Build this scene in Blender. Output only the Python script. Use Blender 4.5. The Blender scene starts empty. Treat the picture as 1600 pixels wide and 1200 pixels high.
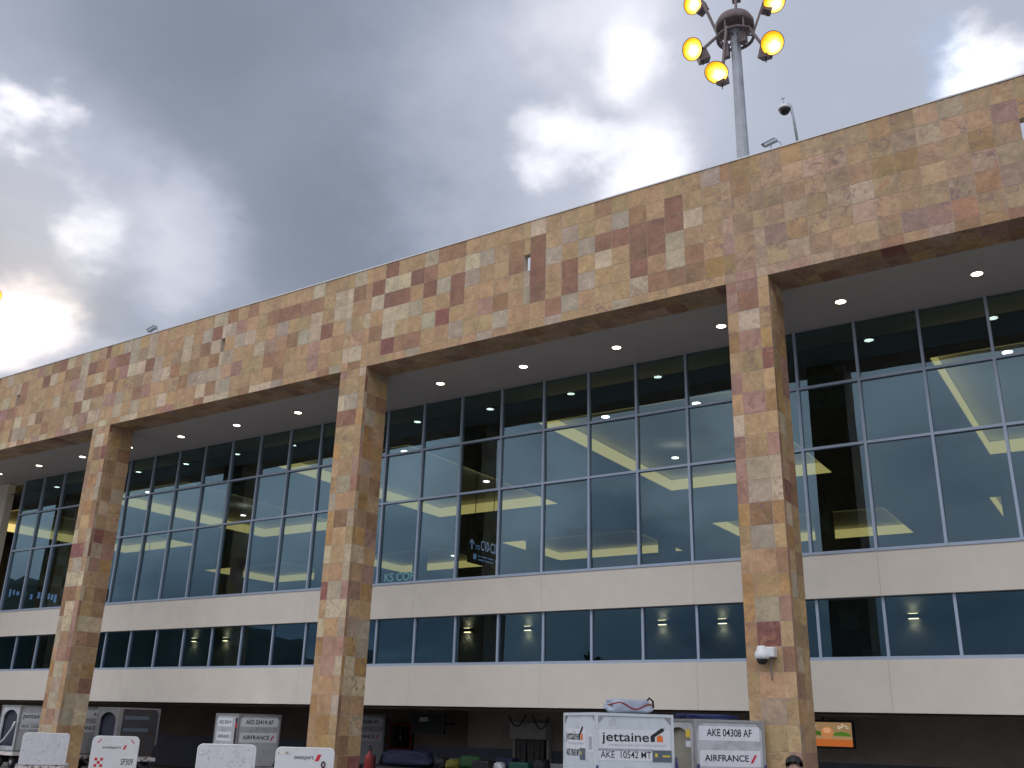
import bpy, bmesh, math, random
import numpy as np
from mathutils import Vector, Matrix, noise as mnoise
R = math.radians
rnd = random.Random(7)
SC = bpy.context.scene
COL = SC.collection

# ------------------------------------------------------------------ camera
W, H, F = 1600, 1200, 1490.1
YAW, PITCH, ROLL = -.58424, .34528, .02777
EYE = Vector((0, -20, 1.9))
_cy, _sy = math.cos(YAW), math.sin(YAW)
FW = Vector((_sy*math.cos(PITCH), _cy*math.cos(PITCH), math.sin(PITCH)))
_r = Vector((_cy, -_sy, 0)); _u = _r.cross(FW)
RT = math.cos(ROLL)*_r + math.sin(ROLL)*_u
UP = -math.sin(ROLL)*_r + math.cos(ROLL)*_u
cam = bpy.data.cameras.new('camera'); camo = bpy.data.objects.new('camera', cam); COL.objects.link(camo)
cam.sensor_width = 36; cam.lens = F/W*36; cam.clip_end = 8000; cam.clip_start = .1
M = Matrix((RT, UP, -FW)).transposed().to_4x4(); M.translation = EYE
camo.matrix_world = M
SC.camera = camo

def ray(x, y):
    return (FW*F + RT*(x-W/2) - UP*(y-H/2)).normalized()
def onY(x, y, Y): d = ray(x, y); return EYE + d*((Y-EYE.y)/d.y)
def onX(x, y, X): d = ray(x, y); return EYE + d*((X-EYE.x)/d.x)
def onZ(x, y, Z): d = ray(x, y); return EYE + d*((Z-EYE.z)/d.z)
def atd(x, y, dep): d = ray(x, y); return EYE + d*(dep/d.dot(FW))

# ------------------------------------------------------------------ sky
SUN = Vector((-.843, .400, .360)).normalized()
world = bpy.data.worlds.new('World'); SC.world = world; world.use_nodes = True
def build_sky():
    nt = world.node_tree; N = nt.nodes; L = nt.links
    N.clear()
    def nd(t, **k):
        n = N.new(t)
        for a, b in k.items(): setattr(n, a, b)
        return n
    def math_(op, a, b=None, c=None, clamp=False):
        n = nd('ShaderNodeMath', operation=op, use_clamp=clamp)
        for i, v in enumerate((a, b, c)):
            if v is None: continue
            if isinstance(v, (int, float)): n.inputs[i].default_value = v
            else: L.new(v, n.inputs[i])
        return n.outputs[0]
    def vmath(op, a, b=None, scale=None):
        n = nd('ShaderNodeVectorMath', operation=op)
        for i, v in enumerate((a, b)):
            if v is None: continue
            if isinstance(v, (tuple, list, Vector)): n.inputs[i].default_value = tuple(v)
            else: L.new(v, n.inputs[i])
        if scale is not None:
            if isinstance(scale, (int, float)): n.inputs['Scale'].default_value = scale
            else: L.new(scale, n.inputs['Scale'])
        return n
    out = nd('ShaderNodeOutputWorld'); bg = nd('ShaderNodeBackground')
    L.new(bg.outputs[0], out.inputs[0])
    tc = nd('ShaderNodeTexCoord')
    v = vmath('NORMALIZE', tc.outputs['Generated']).outputs[0]
    sky = nd('ShaderNodeTexSky', sky_type='NISHITA', sun_disc=False)
    sky.sun_elevation = math.asin(SUN.z); sky.sun_rotation = math.atan2(SUN.x, SUN.y)
    skyc = vmath('SCALE', sky.outputs[0], scale=.10).outputs[0]
    sep = nd('ShaderNodeSeparateXYZ'); L.new(v, sep.inputs[0])
    # project the cloud deck on a plane so the clouds shrink to the horizon
    zz = math_('ADD', math_('MAXIMUM', sep.outputs[2], 0.0), .28)
    pl = vmath('SCALE', v, scale=math_('DIVIDE', 1.0, zz)).outputs[0]
    def fbm(vec, scale, detail, rough, w=0.0, dist=0.0):
        n = nd('ShaderNodeTexNoise', noise_dimensions='3D')
        n.inputs['Scale'].default_value = scale; n.inputs['Detail'].default_value = detail
        n.inputs['Roughness'].default_value = rough; n.inputs['Distortion'].default_value = dist
        off = vmath('ADD', vec, (w, w*1.7, -w)).outputs[0]
        L.new(off, n.inputs['Vector']); return n
    n1 = fbm(pl, 2.0, 5, .55, 3.1)
    n2 = fbm(pl, 7.0, 6, .6, 9.4)
    w1 = vmath('SCALE', vmath('SUBTRACT', n1.outputs['Color'], (.5, .5, .5)).outputs[0], scale=.22).outputs[0]
    w2 = vmath('SCALE', vmath('SUBTRACT', n2.outputs['Color'], (.5, .5, .5)).outputs[0], scale=.085).outputs[0]
    vw = vmath('ADD', vmath('ADD', v, w1).outputs[0], w2).outputs[0]
    def blob(px, py, rpx, soft=0.0, flip=False):
        c = ray(px, py)
        if flip: c = Vector((c.x, -c.y, c.z))
        d = vmath('DISTANCE', vw, c).outputs['Value']
        mr = nd('ShaderNodeMapRange', interpolation_type='SMOOTHERSTEP')
        L.new(d, mr.inputs['Value'])
        mr.inputs['From Min'].default_value = rpx/1500; mr.inputs['From Max'].default_value = rpx/1500*soft
        mr.inputs['To Min'].default_value = 0; mr.inputs['To Max'].default_value = 1
        return mr.outputs[0]
    # brighter overcast in front of the building (behind the camera)
    def mrange(x, lo, hi, a_, b_, it='SMOOTHSTEP'):
        n = nd('ShaderNodeMapRange', interpolation_type=it); L.new(x, n.inputs['Value'])
        for k, q in zip(('From Min', 'From Max', 'To Min', 'To Max'), (lo, hi, a_, b_)): n.inputs[k].default_value = q
        return n.outputs[0]
    back = mrange(sep.outputs[1], .25, -.55, 0.0, 1.0)
    lowb = math_('ADD', mrange(sep.outputs[2], .02, .22, BACK_LOW, BACK_MID), mrange(sep.outputs[2], .34, .62, 0.0, BACK_TOP-BACK_MID))
    val = math_('ADD', math_('MULTIPLY', back, lowb), math_('MULTIPLY', math_('SUBTRACT', 1.0, back), SKY_IN))
    for px, py, r, amp, soft in SKY_BLOBS:
        val = math_('ADD', val, math_('MULTIPLY', blob(px, py, r, soft), amp))
    for px, py, r, amp, soft in MIRROR_BLOBS:
        val = math_('ADD', val, math_('MULTIPLY', blob(px, py, r, soft, True), amp))
    # texture of the deck itself
    t = math_('ADD', math_('MULTIPLY', math_('SUBTRACT', n1.outputs['Fac'], .5), .34),
              math_('MULTIPLY', math_('SUBTRACT', n2.outputs['Fac'], .5), .10))
    t = math_('MULTIPLY', t, math_('MULTIPLY_ADD', back, 1.6, 1.0))
    val = math_('MULTIPLY', val, math_('ADD', 1.0, t))
    val = math_('MAXIMUM', val, .05)
    # colour: bluish grey when dark, neutral when bright
    cr = nd('ShaderNodeMix', data_type='RGBA')
    mr = nd('ShaderNodeMapRange'); L.new(val, mr.inputs['Value'])
    mr.inputs['From Min'].default_value = .24; mr.inputs['From Max'].default_value = .80
    L.new(mr.outputs[0], cr.inputs['Factor'])
    cr.inputs['A'].default_value = (.83, .965, 1.25, 1); cr.inputs['B'].default_value = (.985, .99, 1.10, 1)
    cloud = vmath('SCALE', cr.outputs['Result'], scale=val).outputs[0]
    # warm tint towards the hidden sun
    warm = nd('ShaderNodeMix', data_type='RGBA', blend_type='MULTIPLY')
    L.new(blob(-40, 450, 260, .1), warm.inputs['Factor']); L.new(cloud, warm.inputs['A']); warm.inputs['B'].default_value = (1.08, .98, .86, 1)
    # thin places where blue shows
    hole = math_('MINIMUM', math_('ADD', blob(1525, 105, 75, .1), math_('MULTIPLY', blob(110, 300, 90, .1), .8)), .8)
    mx = nd('ShaderNodeMix', data_type='RGBA'); L.new(math_('ADD', math_('MULTIPLY', hole, .45), .03), mx.inputs['Factor'])
    L.new(warm.outputs['Result'], mx.inputs['A'])
    bl = vmath('ADD', vmath('SCALE', skyc, scale=.8).outputs[0], (.33, .47, .66)).outputs[0]
    L.new(bl, mx.inputs['B'])
    L.new(mx.outputs['Result'], bg.inputs['Color']); bg.inputs['Strength'].default_value = 1.0
SKY_IN, BACK_LOW, BACK_MID, BACK_TOP = .47, .42, .90, 2.10
SKY_BLOBS = [ # px, py, radius px, amplitude, inner edge, mirrored to the other side of the sky
    (560, 150, 560, -.135, .25), (700, 330, 330, -.06, .2), (260, 30, 330, -.08, .1), (520, 360, 240, -.04, .1),
    (60, 360, 330, .05, .3), (240, 420, 220, .05, .2), (15, 195, 85, .75, .2), (115, 195, 70, .50, .2), (-25, 490, 150, 1.0, .1), (30, 560, 110, .30, .1), (110, 350, 330, .08, .1),
    (310, 340, 140, .14, .1), (180, 455, 130, -.20, .2), (330, 500, 130, -.06, .1),
    (862, 228, 85, .55, .1), (925, 242, 65, .35, .1), (1005, 282, 120, .55, .1), (978, 118, 100, .42, .1), (920, 20, 190, .26, .1), (880, 150, 400, .22, .2),
    (1560, 130, 75, .9, .3), (1600, 105, 80, .6, .3), (1350, 60, 400, .03, .1)]
# clouds the glazing mirrors: (px, py) seen in the glass, i.e. behind the camera
MIRROR_BLOBS = [(1200, 640, 260, .16, .1), (640, 620, 240, .18, .1), (900, 640, 160, -.14, .1), (1560, 700, 160, .18, .1), (380, 700, 120, -.12, .1),
    (300, 880, 160, -.30, .2), (560, 900, 220, -.22, .2), (980, 860, 150, -.32, .25), (1120, 900, 200, -.20, .2), (1480, 800, 220, -.16, .2),
    (690, 800, 120, -.14, .2), (780, 760, 160, .16, .1), (880, 780, 120, .14, .1), (1430, 640, 160, .12, .2), (1030, 700, 120, -.22, .3), (420, 760, 180, .1, .2), (230, 790, 160, .12, .1)]
build_sky()
sun = bpy.data.lights.new('sun', 'SUN'); sun.energy = .6; sun.angle = R(15); sun.color = (1, .93, .82)
suno = bpy.data.objects.new('sun', sun); COL.objects.link(suno)
suno.rotation_euler = SUN.to_track_quat('Z', 'Y').to_euler()
SC.view_settings.view_transform = 'Standard'; SC.view_settings.look = 'None'
SC.view_settings.exposure = 0.0; SC.view_settings.gamma = 1.0
SC.cycles.use_denoising = True
SC.cycles.max_bounces = 8; SC.cycles.transparent_max_bounces = 12; SC.cycles.sample_clamp_indirect = 4.0

# ------------------------------------------------------------------ materials
def nodes(m): return m.node_tree.nodes, m.node_tree.links
def mat(name, col, rough=.6, metal=0.0, var=.0, vscale=4.0, bump=0.0, bscale=40.0, spec=.4, dirt=None, dscale=1.2, damt=.5, dlo=.55, dhi=.75):
    m = bpy.data.materials.new(name); m.use_nodes = True
    N, L = nodes(m); b = N['Principled BSDF']
    b.inputs['Base Color'].default_value = (*col, 1); b.inputs['Roughness'].default_value = rough
    b.inputs['Metallic'].default_value = metal; b.inputs['Specular IOR Level'].default_value = spec
    if var or bump or dirt:
        tc = N.new('ShaderNodeTexCoord')
        src = None
        if var:
            n = N.new('ShaderNodeTexNoise'); n.inputs['Scale'].default_value = vscale; n.inputs['Detail'].default_value = 7
            n.inputs['Roughness'].default_value = .62
            L.new(tc.outputs['Object'], n.inputs['Vector'])
            mr = N.new('ShaderNodeMapRange'); L.new(n.outputs['Fac'], mr.inputs['Value'])
            mr.inputs['From Min'].default_value = .28; mr.inputs['From Max'].default_value = .72
            mr.inputs['To Min'].default_value = 1-var; mr.inputs['To Max'].default_value = 1+var
            mul = N.new('ShaderNodeVectorMath'); mul.operation = 'SCALE'; mul.inputs[0].default_value = col
            L.new(mr.outputs[0], mul.inputs['Scale']); src = mul.outputs[0]
        if dirt:
            n = N.new('ShaderNodeTexNoise'); n.inputs['Scale'].default_value = dscale; n.inputs['Detail'].default_value = 9
            n.inputs['Roughness'].default_value = .7; L.new(tc.outputs['Object'], n.inputs['Vector'])
            mr = N.new('ShaderNodeMapRange'); L.new(n.outputs['Fac'], mr.inputs['Value'])
            mr.inputs['From Min'].default_value = dlo; mr.inputs['From Max'].default_value = dhi
            mr.inputs['To Max'].default_value = damt
            mx = N.new('ShaderNodeMix'); mx.data_type = 'RGBA'; L.new(mr.outputs[0], mx.inputs['Factor'])
            if src: L.new(src, mx.inputs['A'])
            else: mx.inputs['A'].default_value = (*col, 1)
            mx.inputs['B'].default_value = (*dirt, 1); src = mx.outputs['Result']
        if src: L.new(src, b.inputs['Base Color'])
        if bump:
            n = N.new('ShaderNodeTexNoise'); n.inputs['Scale'].default_value = bscale; n.inputs['Detail'].default_value = 4
            L.new(tc.outputs['Object'], n.inputs['Vector'])
            bp = N.new('ShaderNodeBump'); bp.inputs['Strength'].default_value = bump; bp.inputs['Distance'].default_value = .02
            L.new(n.outputs['Fac'], bp.inputs['Height']); L.new(bp.outputs[0], b.inputs['Normal'])
    return m
def emat(name, col, strength):
    m = bpy.data.materials.new(name); m.use_nodes = True
    N, L = nodes(m); N.remove(N['Principled BSDF'])
    e = N.new('ShaderNodeEmission'); e.inputs[0].default_value = (*col, 1); e.inputs[1].default_value = strength
    L.new(e.outputs[0], N['Material Output'].inputs[0]); return m

def tile_mat():
    """travertine tiles: the colour of each tile is its own attribute, veins and pits are noise shifted per tile"""
    m = bpy.data.materials.new('travertine_tile'); m.use_nodes = True
    N, L = nodes(m); b = N['Principled BSDF']
    a = N.new('ShaderNodeAttribute'); a.attribute_name = 'tile_colour'
    a2 = N.new('ShaderNodeAttribute'); a2.attribute_name = 'tile_vein'
    tc = N.new('ShaderNodeTexCoord')
    sc = N.new('ShaderNodeVectorMath'); sc.operation = 'SCALE'; sc.inputs['Scale'].default_value = 37.0
    L.new(a2.outputs['Color'], sc.inputs[0])
    ad = N.new('ShaderNodeVectorMath'); ad.operation = 'ADD'
    L.new(tc.outputs['Object'], ad.inputs[0]); L.new(sc.outputs[0], ad.inputs[1])
    def nz(scale, det, rough, dist=0.0):
        n = N.new('ShaderNodeTexNoise'); n.inputs['Scale'].default_value = scale; n.inputs['Detail'].default_value = det
        n.inputs['Roughness'].default_value = rough; n.inputs['Distortion'].default_value = dist
        L.new(ad.outputs[0], n.inputs['Vector']); return n
    n1 = nz(2.6, 8, .68, .6); n2 = nz(11, 6, .7, 1.2); n3 = nz(4.0, 5, .6, 1.5)
    def mr(n, lo, hi, a_, b_):
        r = N.new('ShaderNodeMapRange'); L.new(n, r.inputs['Value'])
        for k, v in zip(('From Min', 'From Max', 'To Min', 'To Max'), (lo, hi, a_, b_)): r.inputs[k].default_value = v
        return r.outputs[0]
    def mul(a_, b_):
        x = N.new('ShaderNodeMath'); x.operation = 'MULTIPLY'
        for i, v in enumerate((a_, b_)):
            if isinstance(v, float): x.inputs[i].default_value = v
            else: L.new(v, x.inputs[i])
        return x.outputs[0]
    s = mul(mr(n1.outputs['Fac'], .3, .7, .74, 1.24), mr(n2.outputs['Fac'], .3, .7, .80, 1.17))
    base = N.new('ShaderNodeVectorMath'); base.operation = 'SCALE'; L.new(a.outputs['Color'], base.inputs[0]); L.new(s, base.inputs['Scale'])
    # mauve / ochre clouds inside the livelier tiles (strength in the alpha of tile_vein)
    mx = N.new('ShaderNodeMix'); mx.data_type = 'RGBA'
    L.new(mul(mr(n3.outputs['Fac'], .50, .62, 0.0, .8), a2.outputs['Alpha']), mx.inputs['Factor'])
    L.new(base.outputs[0], mx.inputs['A'])
    mc = N.new('ShaderNodeMix'); mc.data_type = 'RGBA'; L.new(mr(n1.outputs['Color'], .45, .55, 0.0, 1.0), mc.inputs['Factor'])
    mc.inputs['A'].default_value = (.195, .125, .12, 1); mc.inputs['B'].default_value = (.40, .225, .115, 1)
    L.new(mc.outputs['Result'], mx.inputs['B'])
    # pale filled pits
    mp = N.new('ShaderNodeMix'); mp.data_type = 'RGBA'
    L.new(mr(n2.outputs['Fac'], .62, .70, 0.0, .6), mp.inputs['Factor']); L.new(mx.outputs['Result'], mp.inputs['A'])
    mp.inputs['B'].default_value = (.50, .40, .29, 1)
    L.new(mp.outputs['Result'], b.inputs['Base Color'])
    b.inputs['Roughness'].default_value = .62; b.inputs['Specular IOR Level'].default_value = .3
    bp = N.new('ShaderNodeBump'); bp.inputs['Strength'].default_value = .25; bp.inputs['Distance'].default_value = .01
    L.new(n2.outputs['Fac'], bp.inputs['Height']); L.new(bp.outputs[0], b.inputs['Normal'])
    return m
def glass_mat(name, trans, refl, r0, r1):
    m = bpy.data.materials.new(name); m.use_nodes = True
    N, L = nodes(m); N.remove(N['Principled BSDF'])
    t = N.new('ShaderNodeBsdfTransparent'); t.inputs[0].default_value = (*trans, 1)
    g = N.new('ShaderNodeBsdfGlossy'); g.inputs['Color'].default_value = (*refl, 1); g.inputs['Roughness'].default_value = .0
    tc = N.new('ShaderNodeTexCoord')
    n = N.new('ShaderNodeTexNoise'); n.inputs['Scale'].default_value = .45; n.inputs['Detail'].default_value = 1
    L.new(tc.outputs['Object'], n.inputs['Vector'])
    bp = N.new('ShaderNodeBump'); bp.inputs['Strength'].default_value = .16; bp.inputs['Distance'].default_value = .03
    L.new(n.outputs['Fac'], bp.inputs['Height']); L.new(bp.outputs[0], g.inputs['Normal'])
    lw = N.new('ShaderNodeLayerWeight'); lw.inputs['Blend'].default_value = .35
    mr = N.new('ShaderNodeMapRange'); L.new(lw.outputs['Fresnel'], mr.inputs['Value'])
    mr.inputs['From Min'].default_value = 0.0; mr.inputs['From Max'].default_value = .6
    mr.inputs['To Min'].default_value = r0; mr.inputs['To Max'].default_value = r1
    mx = N.new('ShaderNodeMixShader'); L.new(mr.outputs[0], mx.inputs[0]); L.new(t.outputs[0], mx.inputs[1]); L.new(g.outputs[0], mx.inputs[2])
    L.new(mx.outputs[0], N['Material Output'].inputs[0]); return m

MT = {}
MT['tile'] = tile_mat()
MT['grout'] = mat('tile_grout', (.47, .39, .30), .9)
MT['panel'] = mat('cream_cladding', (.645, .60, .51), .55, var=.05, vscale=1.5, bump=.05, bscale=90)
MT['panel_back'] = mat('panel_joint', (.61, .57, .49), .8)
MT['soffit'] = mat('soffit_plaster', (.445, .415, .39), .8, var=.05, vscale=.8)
MT['alu'] = mat('mullion_aluminium', (.36, .43, .53), .4, .25, var=.05, vscale=3)
MT['glass'] = glass_mat('tinted_glass', (.60, .66, .66), (.60, .86, 1.0), .09, .30)
MT['glass2'] = glass_mat('tinted_glass_lower', (.60, .65, .68), (.46, .80, 1.0), .05, .16)
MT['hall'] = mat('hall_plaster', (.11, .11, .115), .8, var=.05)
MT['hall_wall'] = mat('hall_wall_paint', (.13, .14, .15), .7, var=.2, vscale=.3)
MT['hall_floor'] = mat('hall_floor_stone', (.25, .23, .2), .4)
MT['tray_glow'] = emat('tray_wall_glow', (1.0, .77, .27), .92)  # emission standing for the light that hidden strips throw on tray walls
MT['spot'] = emat('spot_glow', (1.0, .93, .82), 9.0)
MT['down'] = emat('downlight_glow', (1.0, .86, .66), 9.0)
MT['trim_white'] = mat('white_trim', (.7, .68, .65), .5)
MT['roof'] = mat('roof_membrane', (.3, .3, .3), .9, var=.15)
MT['coping'] = mat('coping_metal', (.55, .55, .55), .5, .3)
MT['apron'] = mat('apron_concrete', (.19, .18, .17), .85, var=.18, vscale=.15, bump=.1, bscale=12, dirt=(.05, .05, .05), dscale=.25, damt=.6)
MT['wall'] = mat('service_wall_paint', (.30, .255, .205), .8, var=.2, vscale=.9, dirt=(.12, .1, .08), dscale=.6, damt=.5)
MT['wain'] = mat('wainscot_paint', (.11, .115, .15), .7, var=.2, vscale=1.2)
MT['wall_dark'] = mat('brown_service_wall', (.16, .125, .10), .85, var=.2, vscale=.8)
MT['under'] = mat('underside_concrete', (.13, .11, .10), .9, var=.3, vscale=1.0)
MT['hoodgrey'] = mat('worn_hood_paint', (.40, .38, .34), .7, var=.15, dirt=(.15, .13, .11), dscale=3.0)
MT['black'] = mat('black_plastic', (.012, .012, .014), .45)
MT['dark'] = mat('dark_steel', (.05, .05, .055), .5, .4, var=.2)
MT['galv'] = mat('galvanised_steel', (.33, .36, .39), .55, .35, var=.18, vscale=2.5)
MT['rustdark'] = mat('brown_grey_steel', (.14, .11, .11), .6, .3, var=.25, vscale=6)
MT['white'] = mat('white_paint', (.62, .63, .63), .45, var=.07, vscale=3, dirt=(.3, .28, .26), dscale=6, damt=.4, dlo=.58, dhi=.8)
MT['offwhite'] = mat('worn_white_paint', (.70, .71, .72), .5, var=.08, vscale=2.0, dirt=(.20, .17, .15), dscale=2.2, damt=.5, dlo=.56, dhi=.72)
MT['scratch'] = mat('scuffed_white_board', (.58, .59, .60), .5, var=.08, vscale=3, dirt=(.22, .21, .21), dscale=17.0, damt=.75, dlo=.55, dhi=.66)
MT['rustwhite'] = mat('rusty_white_rail', (.66, .63, .58), .6, var=.1, dirt=(.16, .07, .035), dscale=7.0, damt=.95, dlo=.50, dhi=.58)
MT['uldwhite'] = mat('container_white_sheet', (.55, .605, .63), .45, var=.08, vscale=2.0, bump=.5, bscale=2.5, dirt=(.22, .2, .18), dscale=5.0, damt=.55, dlo=.55, dhi=.78)
MT['uldgrey'] = mat('container_grey_sheet', (.49, .505, .52), .42, .2, bump=.6, bscale=3.0, var=.14, vscale=3.0, dirt=(.22, .2, .19), dscale=3.5, damt=.5, dlo=.54, dhi=.74)
MT['ulddull'] = mat('container_shaded_sheet', (.055, .05, .05), .6, .1, var=.2, vscale=2.0)  # near-black sheet: the shade on this container is put into its colour
MT['uldalu'] = mat('container_aluminium', (.36, .36, .36), .4, .6, var=.12, vscale=5)
MT['khaki'] = mat('container_curtain', (.26, .25, .20), .85, var=.15, vscale=4)
MT['curtain'] = mat('dark_net_curtain', (.035, .04, .06), .8, var=.4, vscale=5)
MT['label'] = mat('label_film', (.66, .68, .71), .4, var=.06, vscale=6, dirt=(.3, .29, .28), dscale=9, damt=.5, dlo=.58, dhi=.75)
MT['ink'] = mat('label_ink', (.018, .02, .025), .5)
MT['inkgrey'] = mat('label_grey_ink', (.38, .40, .44), .5)
MT['inkred'] = mat('label_red_ink', (.55, .02, .03), .5)
MT['inkorange'] = mat('label_orange_ink', (.75, .17, .03), .5)
MT['slate'] = mat('slate_sticker', (.10, .13, .16), .5)
MT['yellow'] = mat('yellow_ink', (.65, .50, .06), .5)
MT['rubber'] = mat('tyre_rubber', (.02, .02, .02), .8)
MT['blue'] = mat('blue_tarp', (.018, .026, .10), .7, var=.25, vscale=7)
MT['strap'] = mat('blue_webbing', (.03, .03, .12), .8)
MT['bagblue'] = mat('navy_canvas', (.012, .016, .045), .75, var=.3, vscale=9, bump=.3, bscale=60)
MT['baggreen'] = mat('green_canvas', (.013, .06, .016), .7, var=.25, vscale=8)
MT['bagteal'] = mat('teal_shell', (.008, .06, .04), .5, var=.15, vscale=8)
MT['bagyellow'] = mat('yellow_canvas', (.11, .105, .012), .7, var=.2, vscale=8)
MT['bagblack'] = mat('black_canvas', (.01, .01, .012), .6, var=.2, vscale=8)
MT['baggrey'] = mat('grey_blue_cloth', (.30, .34, .40), .75, var=.12, vscale=5, bump=.3, bscale=14)
MT['red'] = mat('red_enamel', (.22, .012, .01), .45, var=.15, vscale=5)
MT['reddark'] = mat('red_cabinet_paint', (.22, .018, .015), .5, var=.2, vscale=4)
MT['skin'] = mat('skin', (.46, .28, .19), .55)
MT['hair'] = mat('dark_hair', (.008, .007, .006), .45, bump=.5, bscale=120)
MT['shirt'] = mat('navy_work_shirt', (.02, .025, .05), .8)
MT['trouser'] = mat('dark_trousers', (.02, .02, .022), .8)
MT['hills'] = mat('hill_scrub', (.05, .06, .05), .95, var=.4, vscale=.02)
MT['leaf'] = mat('dark_leaves', (.035, .06, .025), .7, var=.3, vscale=3)
MT['bark'] = mat('bark', (.10, .07, .05), .9, var=.3)
MT['sod'] = emat('sodium_glass', (1.0, .42, .02), 1.5)
def lens_mat():
    m = bpy.data.materials.new('sodium_lens'); m.use_nodes = True
    N, L = nodes(m); N.remove(N['Principled BSDF'])
    tc = N.new('ShaderNodeTexCoord'); d = N.new('ShaderNodeVectorMath'); d.operation = 'DISTANCE'
    L.new(tc.outputs['Object'], d.inputs[0]); d.inputs[1].default_value = (.09, .05, -.07)
    n = N.new('ShaderNodeTexNoise'); n.inputs['Scale'].default_value = 9; L.new(tc.outputs['Object'], n.inputs['Vector'])
    ad = N.new('ShaderNodeMath'); ad.operation = 'MULTIPLY_ADD'; L.new(n.outputs['Fac'], ad.inputs[0]); ad.inputs[1].default_value = .12; L.new(d.outputs['Value'], ad.inputs[2])
    cr = N.new('ShaderNodeValToRGB'); L.new(ad.outputs[0], cr.inputs[0]); e = cr.color_ramp.elements
    e[0].position = .13; e[0].color = (1, .94, .62, 1); e[1].position = .43; e[1].color = (.62, .20, .006, 1)
    k = e.new(.24); k.color = (1, .66, .13, 1); k = e.new(.33); k.color = (.9, .37, .018, 1)
    em = N.new('ShaderNodeEmission'); L.new(cr.outputs[0], em.inputs[0]); em.inputs[1].default_value = 2.7
    L.new(em.outputs[0], N['Material Output'].inputs[0]); return m
MT['sodmid'] = emat('sodium_glow', (1.0, .58, .10), 2.2); MT['sodcore'] = emat('sodium_bulb', (1.0, .76, .34), 3.2)
MT['screen_off'] = mat('dark_screen', (.008, .010, .010), .3, spec=.15)

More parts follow.
